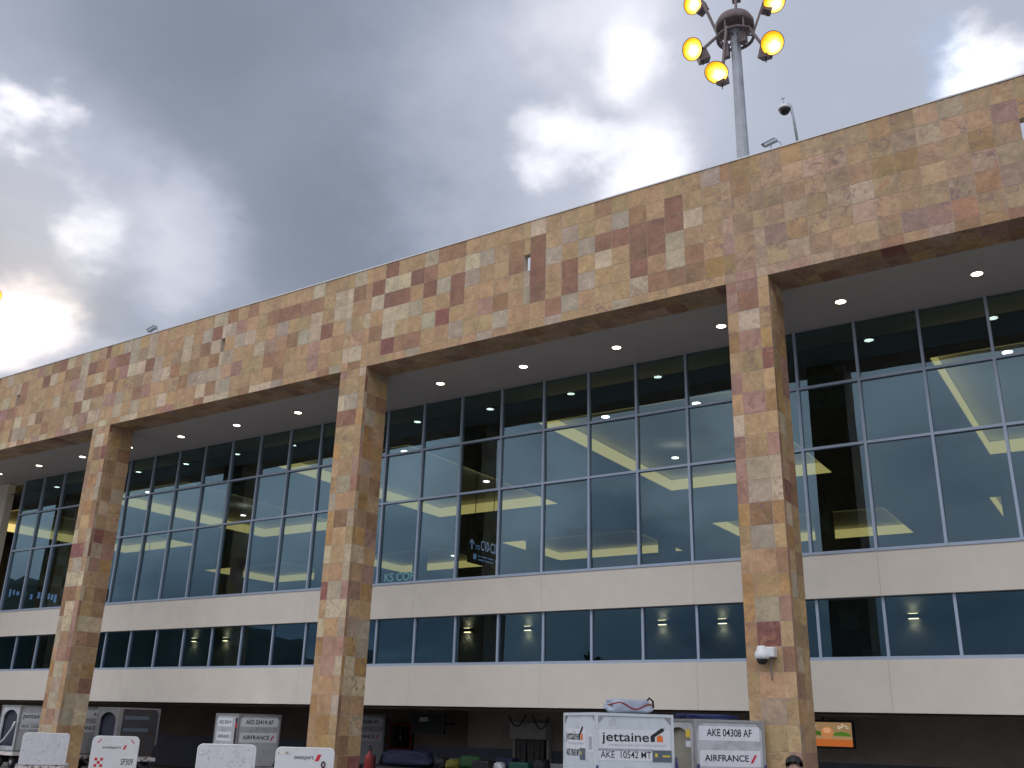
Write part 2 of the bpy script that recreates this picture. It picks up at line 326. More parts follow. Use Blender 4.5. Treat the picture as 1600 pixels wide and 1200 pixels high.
# ------------------------------------------------------------------ mesh helpers
class MB:
    def __init__(s): s.v = []; s.f = []; s.m = []; s.mi = 0; s.c = {}; s.sm = set()
    def quad(s, a, b, c, d, col=None, vein=None):
        i = len(s.v); s.v += [tuple(a), tuple(b), tuple(c), tuple(d)]; s.f.append((i, i+1, i+2, i+3)); s.m.append(s.mi)
        if col is not None: s.c[len(s.f)-1] = (col, vein)
    def box(s, x0, x1, y0, y1, z0, z1, mtx=None):
        p = [Vector((x, y, z)) for z in (z0, z1) for y in (y0, y1) for x in (x0, x1)]
        if mtx: p = [mtx @ q for q in p]
        i = len(s.v); s.v += [tuple(q) for q in p]
        for f in ((0, 2, 3, 1), (4, 5, 7, 6), (0, 1, 5, 4), (1, 3, 7, 5), (3, 2, 6, 7), (2, 0, 4, 6)):
            s.f.append(tuple(i+k for k in f)); s.m.append(s.mi)
    def bar(s, a, b, w, h=None, up=(0, 0, 1)):
        a, b = Vector(a), Vector(b); d = b-a; l = d.length; d.normalize()
        u = Vector(up)
        if abs(d.dot(u)) > .98: u = Vector((0, 1, 0))
        x = d.cross(u).normalized(); z = x.cross(d)
        mt = Matrix((x, d, z)).transposed().to_4x4(); mt.translation = a
        h = h or w; s.box(-w/2, w/2, 0, l, -h/2, h/2, mt)
    def tube(s, pts, rad, n=10, caps=True, smooth=True):
        pts = [Vector(p) for p in pts]; rr = rad if isinstance(rad, (list, tuple)) else [rad]*len(pts)
        base = len(s.v); ref = None
        for k, p in enumerate(pts):
            t = (pts[min(k+1, len(pts)-1)]-pts[max(k-1, 0)]).normalized()
            if ref is None:
                ref = t.cross(Vector((0, 0, 1)))
                if ref.length < .05: ref = t.cross(Vector((0, 1, 0)))
            ref = (ref - t*ref.dot(t)).normalized(); o = t.cross(ref)
            for j in range(n):
                a = 2*math.pi*j/n; s.v.append(tuple(p+(ref*math.cos(a)+o*math.sin(a))*rr[k]))
        for k in range(len(pts)-1):
            for j in range(n):
                s.f.append((base+k*n+j, base+k*n+(j+1) % n, base+(k+1)*n+(j+1) % n, base+(k+1)*n+j)); s.m.append(s.mi)
                if smooth: s.sm.add(len(s.f)-1)
        if caps:
            s.f.append(tuple(base+j for j in range(n))[::-1]); s.m.append(s.mi)
            e = base+(len(pts)-1)*n; s.f.append(tuple(e+j for j in range(n))); s.m.append(s.mi)
    def lathe(s, prof, o=(0, 0, 0), ax=(0, 0, 1), n=24, caps=True):
        """prof: (radius, distance along the axis)"""
        o = Vector(o); ax = Vector(ax).normalized()
        r = ax.orthogonal().normalized(); q = ax.cross(r); base = len(s.v)
        for (rad, h) in prof:
            for j in range(n):
                a = 2*math.pi*j/n; s.v.append(tuple(o+ax*h+(r*math.cos(a)+q*math.sin(a))*max(rad, 1e-4)))
        for k in range(len(prof)-1):
            for j in range(n):
                s.f.append((base+k*n+j, base+k*n+(j+1) % n, base+(k+1)*n+(j+1) % n, base+(k+1)*n+j)); s.m.append(s.mi); s.sm.add(len(s.f)-1)
        if caps:
            s.f.append(tuple(base+j for j in range(n))[::-1]); s.m.append(s.mi)
            e = base+(len(prof)-1)*n; s.f.append(tuple(e+j for j in range(n))); s.m.append(s.mi)
    def prism(s, poly, y0, y1, mtx=None):
        """poly of (x, z) extruded along y"""
        n = len(poly); i = len(s.v)
        p = [Vector((x, y0, z)) for x, z in poly]+[Vector((x, y1, z)) for x, z in poly]
        if mtx: p = [mtx @ q for q in p]
        s.v += [tuple(q) for q in p]
        s.f.append(tuple(i+k for k in range(n))); s.m.append(s.mi)
        s.f.append(tuple(i+n+k for k in range(n))[::-1]); s.m.append(s.mi)
        for k in range(n):
            s.f.append((i+k, i+n+k, i+n+(k+1) % n, i+(k+1) % n)); s.m.append(s.mi)
    def mesh(s, name, mats):
        me = bpy.data.meshes.new(name); me.from_pydata(s.v, [], s.f)
        for m in (mats if isinstance(mats, (list, tuple)) else [mats]): me.materials.append(m)
        me.polygons.foreach_set('material_index', s.m)
        if s.sm:
            fl = [k in s.sm for k in range(len(s.f))]; me.polygons.foreach_set('use_smooth', fl)
        if s.c:
            a = me.attributes.new('tile_colour', 'FLOAT_COLOR', 'FACE'); b = me.attributes.new('tile_vein', 'FLOAT_COLOR', 'FACE')
            for k, (c, v) in s.c.items():
                a.data[k].color = (*c, 1); b.data[k].color = v
        me.update(); return me
    def build(s, name, mats, parent=None, bevel=0.0, fix=True):
        me = s.mesh(name, mats)
        if fix and not s.c:
            bm = bmesh.new(); bm.from_mesh(me); bmesh.ops.recalc_face_normals(bm, faces=bm.faces); bm.to_mesh(me); bm.free()
        o = bpy.data.objects.new(name, me); COL.objects.link(o)
        if parent is not None: o.parent = parent
        if bevel:
            b = o.modifiers.new('bevel', 'BEVEL'); b.width = bevel; b.segments = 2; b.limit_method = 'ANGLE'
        return o
def tag(o, label=None, cat=None, group=None, kind=None):
    if label: o['label'] = label
    if cat: o['category'] = cat
    if group: o['group'] = group
    if kind: o['kind'] = kind
    return o
def empty(name, loc=(0, 0, 0), rz=0.0, label=None, cat=None, group=None):
    o = bpy.data.objects.new(name, None); COL.objects.link(o); o.location = loc; o.rotation_euler.z = rz
    o.empty_display_size = .2
    return tag(o, label, cat, group)
def text(name, s, parent, origin, xdir, up, height, material, width=None, bold=0.0, align='CENTER', off=.004, shear=0.0):
    """flat lettering lying on a face: origin = centre (or left end) of the baseline"""
    cu = bpy.data.curves.new(name, 'FONT'); cu.body = s; cu.size = 1.0; cu.align_x = align; cu.offset = bold; cu.shear = shear
    to = bpy.data.objects.new(name+'_tmp', cu); COL.objects.link(to)
    bpy.context.view_layer.update()
    me = bpy.data.meshes.new_from_object(to.evaluated_get(bpy.context.evaluated_depsgraph_get()))
    bpy.data.objects.remove(to); bpy.data.curves.remove(cu)
    me.name = name
    xs = [v.co.x for v in me.vertices]; cap = .70
    sy = height/cap; sx = sy if width is None else width/max(max(xs)-min(xs), 1e-3)
    x, u = Vector(xdir).normalized(), Vector(up).normalized(); n = x.cross(u)
    mt = Matrix((x*sx, u*sy, n*1.0)).transposed().to_4x4(); mt.translation = Vector(origin)+n*off
    me.transform(mt)
    me.materials.clear(); me.materials.append(material)
    o = bpy.data.objects.new(name, me); COL.objects.link(o); o.parent = parent
    return o

# ------------------------------------------------------------------ dimensions (metres)
P = 12.4                       # pillar pitch
PIL = [-44.24-12.4+.01, -44.24+.01+0, -31.955, -19.508, -7.169, 5.24, 17.64]   # left edges of the pillars
PIL = [-7.169-12.4*k for k in range(4, 0, -1)]; PIL = [-56.77, -44.37, -31.96, -19.53, -7.17, 5.23]
PW, PD = 1.032, 1.022
HT, HB, HC = 15.306, 12.006, 12.02
T1, T2, SILL, STR, SB, PB = 10.41, 8.755, 6.123, 5.023, 3.627, 2.424
G = 3.731
MX0, MS = -20.672, 1.5528      # mullion grid
XL, XR = -57.2, 6.6            # the modelled stretch of the facade
TS = (P-PW-.2)/22              # tile size

# ------------------------------------------------------------------ setting
g = MB(); g.quad((-3000, -3000, 0), (3000, -3000, 0), (3000, 3000, 0), (-3000, 3000, 0))
tag(g.build('ground', MT['apron']), kind='structure')

# hills across the airfield: what the glass mirrors
def hills():
    pts = [(-700, 800), (-450, 840), (-250, 862), (-100, 880), (0, 893), (60, 900), (120, 905), (168, 914), (200, 934), (300, 962), (450, 995), (580, 1013), (640, 1022), (700, 1032), (800, 1068), (1000, 1100), (1300, 1128), (1700, 1148)]
    m = MB(); ridge = []
    for k in range(len(pts)-1):
        for t in range(8):
            a = t/8; ridge.append((pts[k][0]*(1-a)+pts[k+1][0]*a, pts[k][1]*(1-a)+pts[k+1][1]*a))
    rows = []
    for (x, y) in ridge:
        d = ray(x, y); el = d.z/math.hypot(d.x, d.y); h = Vector((d.x, -d.y, 0)).normalized()
        rr = 1100*(1+.12*mnoise.noise((x*.01, 3, 0)))
        z = max(rr*el*(1+.05*mnoise.noise((x*.035, 0, 0))), 2)
        rows.append([Vector((0, 27, 0))+h*rr*s+Vector((0, 0, z*q)) for s, q in ((.80, -.02), (.86, .35), (.92, .70), (.97, .93), (1.0, 1.0), (1.1, .7), (1.3, -.05))])
    for r0, r1 in zip(rows, rows[1:]):
        for k in range(len(r0)-1): m.quad(r0[k], r1[k], r1[k+1], r0[k+1])
    tag(m.build('hills', MT['hills']), kind='structure')
hills()

# ------------------------------------------------------------------ the terminal
term = empty('terminal_building', (0, 0, 0), 0, 'long airport terminal with travertine pillars, dark glazing and cream bands', 'building')
CR, TA, BR, DK, MA, PK, OC, GY = (.53, .425, .28), (.445, .295, .155), (.33, .19, .105), (.27, .14, .088), (.25, .10, .08), (.38, .225, .165), (.42, .25, .10), (.42, .34, .238)
def jit(c, a=.10):
    k = 1+rnd.uniform(-a, a); return tuple(max(.02, v*k*(1+rnd.uniform(-.05, .05))) for v in c)
def pick(lively):
    u = rnd.random()
    if lively < .5:
        c = TA if u < .46 else CR if u < .62 else GY if u < .74 else BR if u < .90 else PK if u < .96 else DK
        al = rnd.choice((0, 0, 0, .12, .25))
    elif lively > 1.5:
        c = TA if u < .34 else OC if u < .50 else PK if u < .64 else CR if u < .76 else BR if u < .87 else GY if u < .93 else MA
        al = rnd.choice((.2, .4, .6, .8, 1.0))
    else:
        c = (.405, .275, .16) if u < .46 else (.40, .29, .19) if u < .60 else (.36, .23, .17) if u < .74 else (.40, .26, .12) if u < .86 else BR if u < .94 else (.43, .34, .23) if u < .97 else MA
        al = rnd.choice((.2, .45, .6, .8, 1.0, 1.0))
    return jit(c, .10 if lively < .5 else .17), (rnd.random(), rnd.random(), rnd.random(), al)
CH = {'c': CR, 't': TA, 'b': BR, 'd': DK, 'm': MA, 'p': PK, 'o': OC, 'g': GY}
# the middle bay as it stands: 11 columns, the slim column of the slot, 11 columns; seven courses
MIDMAP = ["tdttgbbttttcctttgtbtttttb"[:11]+'t'+"ctttbtttttg",
          "dccdbttcgtb"+'t'+"dtgttgbtdtt",
          "cddtdgdgttb"+'.'+"dgtgddddddc"[:11],
          "tccgttdtttt"+'g'+"dtdtctddgtt",
          "bcttgmttpbt"+'g'+"dtdtttdtcbt"[:0]+"dtdgttdtcbt",
          "tmbbttgttgt"+'t'+"tbgtttgbbbo",
          "tttgttttgtt"+'t'+"tgtttgttttt"]
MIDMAP = [r[:23] for r in MIDMAP]
MIDMAP[2] = "cddtdgdgttb"+'.'+"dgtgdddddct"
def tile(m, o, a, b, w, h, lively, forced=None, gap=.005):
    """one tile: corner o, unit directions a and b, size w x h, 4 mm proud of the grout"""
    if w < .03 or h < .03: return
    c, v = pick(lively)
    if forced and forced in CH:
        c = jit(CH[forced], .07); v = (*v[:3], .12 if forced in 'dcb' else v[3])
    o, a, b = Vector(o), Vector(a), Vector(b)
    p = [o+a*gap+b*gap, o+a*(w-gap)+b*gap, o+a*(w-gap)+b*(h-gap), o+a*gap+b*(h-gap)]
    n = a.cross(b)
    tl = n*rnd.uniform(-.0012, .0012)
    m.quad(p[0]+tl, p[1]-tl, p[2]-tl, p[3]+tl, c, v)
def courses(top, bot, first=0.0):
    zs = [top]
    if first: zs.append(top-first)
    while zs[-1]-.508 > bot+.04: zs.append(zs[-1]-.508)
    zs.append(bot); return zs
def columns_of_bay(px, pnext):
    """tile boundaries from one pillar's left edge to the next one's"""
    cols = [px, px+.26, px+.772, px+PW]
    x = px+PW; ts = (pnext-px-PW-.2)/22
    for k in range(11): x += ts; cols.append(x)
    x += .2; cols.append(x)
    for k in range(11): x += ts; cols.append(x)
    return cols
Z_FAS = courses(HT, HB)
def fascia():
    back = MB(); m = MB(); slots = []
    for b in range(len(PIL)):
        px = PIL[b]; pn = PIL[b+1] if b+1 < len(PIL) else px+P
        cols = columns_of_bay(px, pn)
        for k in range(len(cols)-1):
            x0, x1 = cols[k], cols[k+1]
            if x0 > XR: continue
            xm = (x0+x1)/2
            for r in range(len(Z_FAS)-1):
                z1, z0 = Z_FAS[r], Z_FAS[r+1]
                if k == 14 and r == 2:
                    slots.append((x0, x1, z0, z1)); continue
                forced = None
                if b == 3 and k >= 3: forced = MIDMAP[r][k-3]
                lively = 1.0 if xm > -7.2 else (.6 if xm > -8.2 else 0.0)
                if lively < .5 and rnd.random() < .06: lively = 1
                tile(m, (x0, 0, z0), (1, 0, 0), (0, 0, 1), x1-x0, z1-z0, lively, forced)
        # underside of the beam between the pillars
        x = px+PW
        while x < min(pn, XR)-.05:
            w = min(.5, pn-x)
            for y in (0, .508): tile(m, (x, y+.508, HB), (1, 0, 0), (0, -1, 0), w, .508, .6)
            x += .5
    # backing: parapet with real slots through it, thicker beam at the bottom
    xs = [XL] + [v for s in slots for v in (s[0], s[1])] + [XR]
    xs.sort()
    for i in range(0, len(xs), 2): back.box(xs[i], xs[i+1], .004, .20, HB+.7, HT)
    for s in slots:
        back.box(s[0], s[1], .004, .20, HB+.7, s[2]); back.box(s[0], s[1], .004, .20, s[3], HT)
    back.box(XL, XR, .004, PD-.004, HB+.004, HB+.7)
    o = back.build('fascia', MT['grout'], term, fix=False)
    t = m.build('stone_tiles', MT['tile'], o)
    c = MB(); c.box(XL-.02, XR+.02, -.02, .24, HT, HT+.035); c.build('coping', MT['coping'], term)
fascia()
def pillar(px):
    m = MB(); back = MB()
    back.box(px+.004, px+PW-.004, .004, PD-.004, 0, HB)
    o = back.build('pillar', MT['grout'], term, fix=False)
    zs = courses(HB, 0.0, .27)
    for r in range(len(zs)-1):
        z1, z0 = zs[r], zs[r+1]; h = z1-z0
        lv = .9 if px > -8 else (.55 if px > -20 else .35)
        lv = lambda: 2.0 if rnd.random() < lvv else 0.0
        lvv = .95 if px > -8 else .6
        for x0, w in ((0, .26), (.26, .512), (.772, .26)): tile(m, (px+x0, 0, z0), (1, 0, 0), (0, 0, 1), w, h, lv())
        for y0, w in ((0, .12), (.12, .40), (.52, .502)):
            tile(m, (px+PW, y0, z0), (0, 1, 0), (0, 0, 1), w, h, lv())
            tile(m, (px, y0+w, z0), (0, -1, 0), (0, 0, 1), w, h, lv())
        for x0, w in ((0, .26), (.26, .512), (.772, .26)): tile(m, (px+x0+w, PD, z0), (-1, 0, 0), (0, 0, 1), w, h, lv())
    m.build('stone_tiles', MT['tile'], o)
for px in PIL: pillar(px)

# soffit, roof, bands, interior
def part(name, mkey, boxes, bevel=0.0):
    m = MB()
    for b in boxes: m.box(*b)
    return m.build(name, MT[mkey], term, bevel)
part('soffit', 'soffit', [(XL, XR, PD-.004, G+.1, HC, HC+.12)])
part('roof', 'roof', [(XL, XR, PD-.004, 37.0, HC+.14, HC+.5)])
def band(z0, z1):
    m = MB()
    i0 = math.ceil((XL-MX0)/MS); xs = [XL]
    for i in range(i0, 40):
        x = MX0+i*MS
        if x > XR: break
        if (i-1) % 3 == 0: xs.append(x)
    xs.append(XR)
    bk = MB(); bk.box(XL, XR, G-.02, G+.22, z0+.002, z1-.002)
    o = bk.build('spandrel_band', MT['panel_back'], term)
    for a, b in zip(xs, xs[1:]):
        m.box(a+.0025, b-.0025, G-.04, G-.021, z0, z1-.0)
    m.build('cladding_panels', MT['panel'], o)
band(STR, SILL-.04); band(PB, SB-.05)
ZI = 11.55
HX0 = -43.75                    # left end of the glazing
part('end_pier', 'panel', [(XL, HX0, G-.05, G+.3, SILL+.002, HC-.002)])
part('hall_wall', 'hall_wall', [(XL, XR, 36.0, 36.3, 2.7, HC+.1), (XL, XL+.2, G+.35, 36.0, 2.7, HC+.1), (XR-.2, XR, G+.35, 36.0, 2.7, HC+.1)])
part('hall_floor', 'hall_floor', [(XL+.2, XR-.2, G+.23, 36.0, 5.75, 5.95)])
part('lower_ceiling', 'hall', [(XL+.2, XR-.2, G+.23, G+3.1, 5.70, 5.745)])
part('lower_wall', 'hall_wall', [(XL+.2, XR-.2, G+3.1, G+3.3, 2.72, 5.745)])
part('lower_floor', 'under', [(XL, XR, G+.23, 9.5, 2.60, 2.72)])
# hall ceiling with trays; their walls glow themselves in place of hidden strip lights
def hall_ceiling():
    m = MB(); trays = []
    for k in range(-1, 5):
        xa = -3.75-12.35*k
        trays.append((xa, xa+6.7, 6.1, 16.9)); trays.append((xa-1.0, xa+7.0, 24.0, 30.4))
    xsl = sorted({XL+.2, XR-.2, *[t[0] for t in trays], *[t[1] for t in trays]})
    xsl = [x for x in xsl if XL+.2 <= x <= XR-.2]
    ysl = [G+.12, 6.1, 16.9, 24.0, 30.4, 36.0]
    for a, b in zip(xsl, xsl[1:]):
        for c, d in zip(ysl, ysl[1:]):
            xm, ym = (a+b)/2, (c+d)/2
            if any(t[0] < xm < t[1] and t[2] < ym < t[3] for t in trays): continue
            m.quad((a, c, ZI), (a, d, ZI), (b, d, ZI), (b, c, ZI))
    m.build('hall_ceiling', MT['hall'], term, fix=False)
    m = MB(); m.quad((XL+.2, G+.12, ZI+.5), (XL+.2, 36, ZI+.5), (XR-.2, 36, ZI+.5), (XR-.2, G+.12, ZI+.5))
    m.build('tray_ceiling', mat('tray_plaster', (.80, .78, .70), .8), term, fix=False)
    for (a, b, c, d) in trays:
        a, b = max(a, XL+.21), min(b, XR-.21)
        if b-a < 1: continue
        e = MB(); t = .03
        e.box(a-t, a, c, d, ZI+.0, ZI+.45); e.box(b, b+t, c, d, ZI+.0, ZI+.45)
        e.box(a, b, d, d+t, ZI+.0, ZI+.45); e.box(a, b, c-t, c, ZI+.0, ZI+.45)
        e.build('glowing_tray_wall', MT['tray_glow'], term)
hall_ceiling()
for (x, y) in ((1574, 550), (1088, 630), (946, 651), (1055, 715), (760, 752), (632, 705), (380, 805), (232, 769), (708, 868)):
    q = onZ(x, y, ZI); m = MB(); m.lathe([(.0, -.02), (.13, -.02), (.13, 0)], (q.x, q.y, ZI), n=16, caps=False); m.build('spotlight', MT['spot'], term)
for k in range(9):
    x = -54+k*7.2
    m = MB(); m.lathe([(.4, 5.95), (.4, ZI)], (x, 20.5, 0), n=20); m.build('hall_column', MT['hall'], term)

# curtain wall: frames per bay, each pane its own
def frame_box(m, x0, x1, z0, z1, y0=G-.07, y1=G+.09): m.box(x0, x1, y0, y1, z0, z1)
i_first = math.ceil((HX0-MX0)/MS); i_last = int((XR-.1-MX0)/MS)
FR = .066
for b in range(0, 7):
    lo, hi = i_first if b == 0 else -15+8*(b-1)+0, -15+8*b
    lo = max(lo, i_first); hi = min(hi, i_last)
    if hi <= lo: continue
    m = MB(); m2 = MB()
    for i in range(lo, hi):
        x = MX0+i*MS
        frame_box(m, x-FR/2, x+FR/2, SILL-.04, HC-.002)
        for z, hh in ((SILL-.02, .07), (T2, FR), (T1, FR), (HC-.03, .04)):
            frame_box(m, x+FR/2, x+MS-FR/2, z-hh/2, z+hh/2, G+.03 if z > T1+1 else G-.067, G+.087)
        frame_box(m2, x-FR/2, x+FR/2, SB-.05, STR-.002, G+.08, G+.2)
        frame_box(m2, x+FR/2, x+MS-FR/2, SB-.05, SB+.035, G+.083, G+.197)
        frame_box(m2, x+FR/2, x+MS-FR/2, STR-.03, STR-.002, G+.16, G+.197)
    m.build('window_frame', MT['alu'], term); m2.build('strip_window_frame', MT['alu'], term)
    ledge = MB(); ledge.box(MX0+lo*MS, MX0+hi*MS, G-.075, G+.24, SB-.05, SB-.048+.0)
def pane(name, x, z0, z1, y, mkey):
    m = MB(); w = MS/2-.01; h = (z1-z0)/2
    m.box(-w, w, -.004, .004, -h, h)
    o = m.build(name, MT[mkey], term); o.location = (x, y, (z0+z1)/2)
    o.rotation_euler = (R(rnd.gauss(0, .35)), 0, R(rnd.gauss(0, .40)))
    return o
extra = MB()
for i in range(i_first-1, i_last):
    x = MX0+(i+.5)*MS
    if x-MS/2 < HX0-1.0: pass
    seen = x < 1.5
    for n, z0, z1, y, mk in (('window_pane', SILL, T2, G+.01, 'glass'), ('window_pane', T2, T1, G+.01, 'glass'), ('window_pane', T1, HC-.02, G+.01, 'glass'), ('strip_window_pane', SB, STR, G+.14, 'glass2')):
        if seen and (i >= i_first or n == 'strip_window_pane'): pane(n, x, z0, z1, y, mk)
        elif not seen: extra.box(x-MS/2+.01, x+MS/2-.01, y-.004, y+.004, z0, z1)
eo = extra.build('outer_window_panes', MT['glass'], term); eo['kind'] = 'stuff'
# strip windows left of the frame end
m = MB(); m.box(XL, MX0+(i_first-1)*MS, G+.08, G+.2, SB-.05, STR-.002); m.build('blank_strip_panel', MT['alu'], term)

# service level under the building
WY = 8.7
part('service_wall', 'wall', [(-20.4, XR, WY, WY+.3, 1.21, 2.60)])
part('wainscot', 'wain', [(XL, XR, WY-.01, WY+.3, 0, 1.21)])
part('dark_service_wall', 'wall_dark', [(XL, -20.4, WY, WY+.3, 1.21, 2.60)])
part('under_beam', 'under', [(XL, XR, 6.1, 6.5, 2.42, 2.598), (XL, XR, 7.6, 7.9, 2.46, 2.598)])

# ------------------------------------------------------------------ lamps, cameras and other fittings on the building
BAYS = {-13: 'left of the leftmost stone pillar', -12: 'left of the leftmost stone pillar'}
ORD = ['first', 'second', 'third', 'fourth', 'fifth', 'sixth', 'seventh', 'eighth']
def downlights():
    bays = [(PIL[1]+PW, PIL[2], 'left of the leftmost stone pillar'), (PIL[2]+PW, PIL[3], 'between the left and middle stone pillars'),
            (PIL[3]+PW, PIL[4], 'between the middle and right stone pillars'), (PIL[4]+PW, PIL[5], 'right of the right stone pillar')]
    rm = MB(); rm.lathe([(.120, .03), (.124, -.010), (.150, -.014), (.165, -.004), (.165, .0)], n=28, caps=False)
    lm = MB(); lm.lathe([(.001, -.006), (.121, -.006)], n=28, caps=False)
    rme = rm.mesh('trim_ring', MT['trim_white']); lme = lm.mesh('diffuser', MT['down'])
    for a, b, txt in bays:
        c = (a+b)/2; ks = (-4.64, -1.55, 1.55, 4.64)
        for k, dx in enumerate(ks):
            if txt.startswith('right') and k > 2: continue
            o = empty('ceiling_light', (c+dx, 2.34, HC-.002), 0, f'lit round soffit downlight, {ORD[k]} from the left, {txt}', 'ceiling light', 'recessed downlights along the soffit')
            for nm, me in (('trim_ring', rme), ('diffuser', lme)):
                q = bpy.data.objects.new(nm, me); COL.objects.link(q); q.parent = o
downlights()

def sconces():
    YS = G+3.1
    spots = [(305, 1000), (354, 999), (732, 985), (826, 982), (1036, 973), (1130, 971), (1428, 963)]
    names = ['left of a pair in the lower windows beside the left pillar', 'right of a pair in the lower windows beside the left pillar',
             'in the dark strip pane, leftmost right of the middle pillar', 'second along the strip window right of the middle pillar',
             'third along the strip window right of the middle pillar', 'in the strip pane just left of the right stone pillar', 'in the strip window right of the right stone pillar']
    bm_ = MB(); bm_.box(-.16, .16, -.11, -.012, -.06, .06); bm_.box(-.10, .10, -.012, 0, -.05, .05)
    bme = bm_.mesh('housing', MT['dark'])
    gm = MB(); gm.box(-.12, .12, -.095, -.03, .061, .066); gm.box(-.12, .12, -.095, -.03, -.066, -.061)
    gme = gm.mesh('glow_slot', emat('sconce_glow', (1, .82, .42), 14))
    for (px, py), nm in zip(spots, names):
        q = onY(px, py, YS)
        o = empty('wall_sconce', (q.x, YS-.002, q.z), 0, 'lit wall light '+nm, 'wall light', 'up and down lights on the inner wall')
        for n_, me in (('housing', bme), ('glow_slot', gme)):
            c = bpy.data.objects.new(n_, me); COL.objects.link(c); c.parent = o
        for s in (1, -1):
            l = bpy.data.lights.new('sconce_beam', 'SPOT'); l.energy = 9; l.spot_size = R(125); l.spot_blend = .8; l.color = (1, .84, .45); l.shadow_soft_size = .05
            lo = bpy.data.objects.new('sconce_beam', l); COL.objects.link(lo); lo.parent = o; lo.location = (0, -.10, .10*s)
            lo.rotation_euler = (0 if s < 0 else math.pi, 0, 0)
sconces()

def bullet(px, py, Y, label, s=1.0, yaw=0):
    b = onY(px, py, Y); o = empty('security_camera', (b.x, Y, HT+.035), yaw, label, 'camera')
    h = (b.z-HT-.035)
    m = MB(); m.tube([(0, 0, 0), (0, 0, h-.06*s)], .03*s); m.box(-.08*s, .08*s, -.08*s, .08*s, 0, .02); m.bar((0, 0, h-.10*s), (.10*s, 0, h-.05*s), .05*s); m.build('bracket', MT['galv'], o)
    tilt = Matrix.Rotation(R(-12), 4, 'Y')
    m = MB(); mt = Matrix.Translation((0, 0, h)) @ tilt
    m.prism([(-.26*s, -.075*s), (.28*s, -.075*s), (.28*s, .05*s), (.24*s, .075*s), (-.26*s, .075*s)], -.075*s, .075*s, mt); m.build('housing', MT['galv'], o, .012)
    m = MB(); m.box(-.36*s, .22*s, -.09*s, .09*s, .08*s, .095*s, mt); m.build('sun_shield', MT['galv'], o)
    m = MB(); m.lathe([(.055*s, 0), (.06*s, .05*s), (.03*s, .05*s)], mt @ Vector((-.25*s, 0, 0)), mt.to_3x3() @ Vector((-1, 0, 0))); m.build('lens', MT['black'], o)
    m = MB(); m.tube([(.28*s, 0, h-.06*s), (.38*s, 0, h-.1*s), (.42*s, 0, h*.4), (.45*s, .02, 0)], .012*s, 6); m.build('cable', MT['black'], o)
bullet(1204, 223, .11, 'small grey bullet camera on the parapet just right of the light mast', .62)
bullet(238, 514, .11, 'small grey bullet camera on the roof edge at the far left', .8)
def dome_on_pole():
    b = onY(1246, 217, .11); t = onY(1226, 172, .11); hd = t.z-HT
    o = empty('dome_camera', (b.x, .11, HT+.035), 0, 'dome camera hanging from a gooseneck pole on the parapet', 'camera')
    dx = t.x-b.x
    m = MB(); m.box(-.1, .1, -.1, .1, 0, .02); m.tube([(0, 0, 0), (-.06, 0, hd*.75), (-.09, 0, hd+.02), (-.14, 0, hd+.10), (-.24, 0, hd+.13), (dx, 0, hd+.10)], .032); m.build('pole', MT['galv'], o)
    m = MB(); m.lathe([(.03, .13), (.09, .10), (.155, .02), (.16, -.02), (.14, -.03)], (dx, 0, hd)); m.build('hood', MT['white'], o)
    m = MB(); m.lathe([(.135, -.03), (.125, -.08), (.09, -.13), (.04, -.155), (.001, -.16)], (dx, 0, hd)); m.build('dome', MT['black'], o)
    m = MB(); m.bar((dx, 0, hd+.12), (dx-.03, 0, hd+.34), .02); m.bar((dx-.06, 0, hd+.30), (dx+.03, 0, hd+.32), .02); m.build('spike', MT['galv'], o)
dome_on_pole()
def pillar_cam():
    q = onY(1195, 1022, -.2); o = empty('dome_camera', (q.x, 0, q.z), 0, 'white dome camera bracketed to the front of the right stone pillar', 'camera')
    m = MB(); m.box(.02, .20, -.22, -.002, -.06, .14); m.build('mount_box', MT['white'], o, .02)
    m = MB(); m.lathe([(.001, .17), (.07, .165), (.10, .13), (.11, .07), (.145, .03), (.155, -.04), (.15, -.09), (.12, -.10)], (-.06, -.2, 0)); m.build('hood', MT['white'], o)
    m = MB(); m.lathe([(.115, -.10), (.105, -.15), (.07, -.195), (.001, -.21)], (-.06, -.2, 0)); m.build('dome', MT['black'], o)
    m = MB(); m.tube([(.08, -.05, -.06), (.05, -.02, -.2), (.06, -.012, -.5)], .012, 6); m.build('cable', MT['galv'], o)
pillar_cam()

# ------------------------------------------------------------------ light masts
def lamp_mesh(s=1.0):
    """flood lamp looking along +X: housing, lens, bulb, ballast, cable"""
    h = MB(); h.lathe([(.001, -.30), (.10, -.30), (.14, -.22), (.20, -.12), (.30, -.01), (.315, .02), (.325, .03), (.325, .06), (.31, .06), (.30, .03)], ax=(1, 0, 0), n=28, caps=False)
    l = MB(); l.lathe([(.308, .045), (.285, .062), (.255, .078)], ax=(1, 0, 0), n=28, caps=False); l.lathe([(.255, .078), (.20, .096), (.17, .103)], ax=(1, 0, 0), n=28, caps=False)
    b = MB(); l.lathe([(.001, .122), (.10, .115), (.17, .103)], ax=(1, 0, 0), n=28, caps=False); b.lathe([(.001, .128), (.035, .126), (.06, .121)], (0, .05, -.07), ax=(1, 0, 0), n=16, caps=False)
    return h.mesh('housing', MT['rustdark']), l.mesh('lens', [lens_mat()]), b.mesh('bulb_glare', MT['sodcore'])
LAMP = lamp_mesh()
BOX = MB(); BOX.box(-.2, .2, -.16, .16, -.24, .24); BOXM = BOX.mesh('ballast_box', MT['rustdark'])
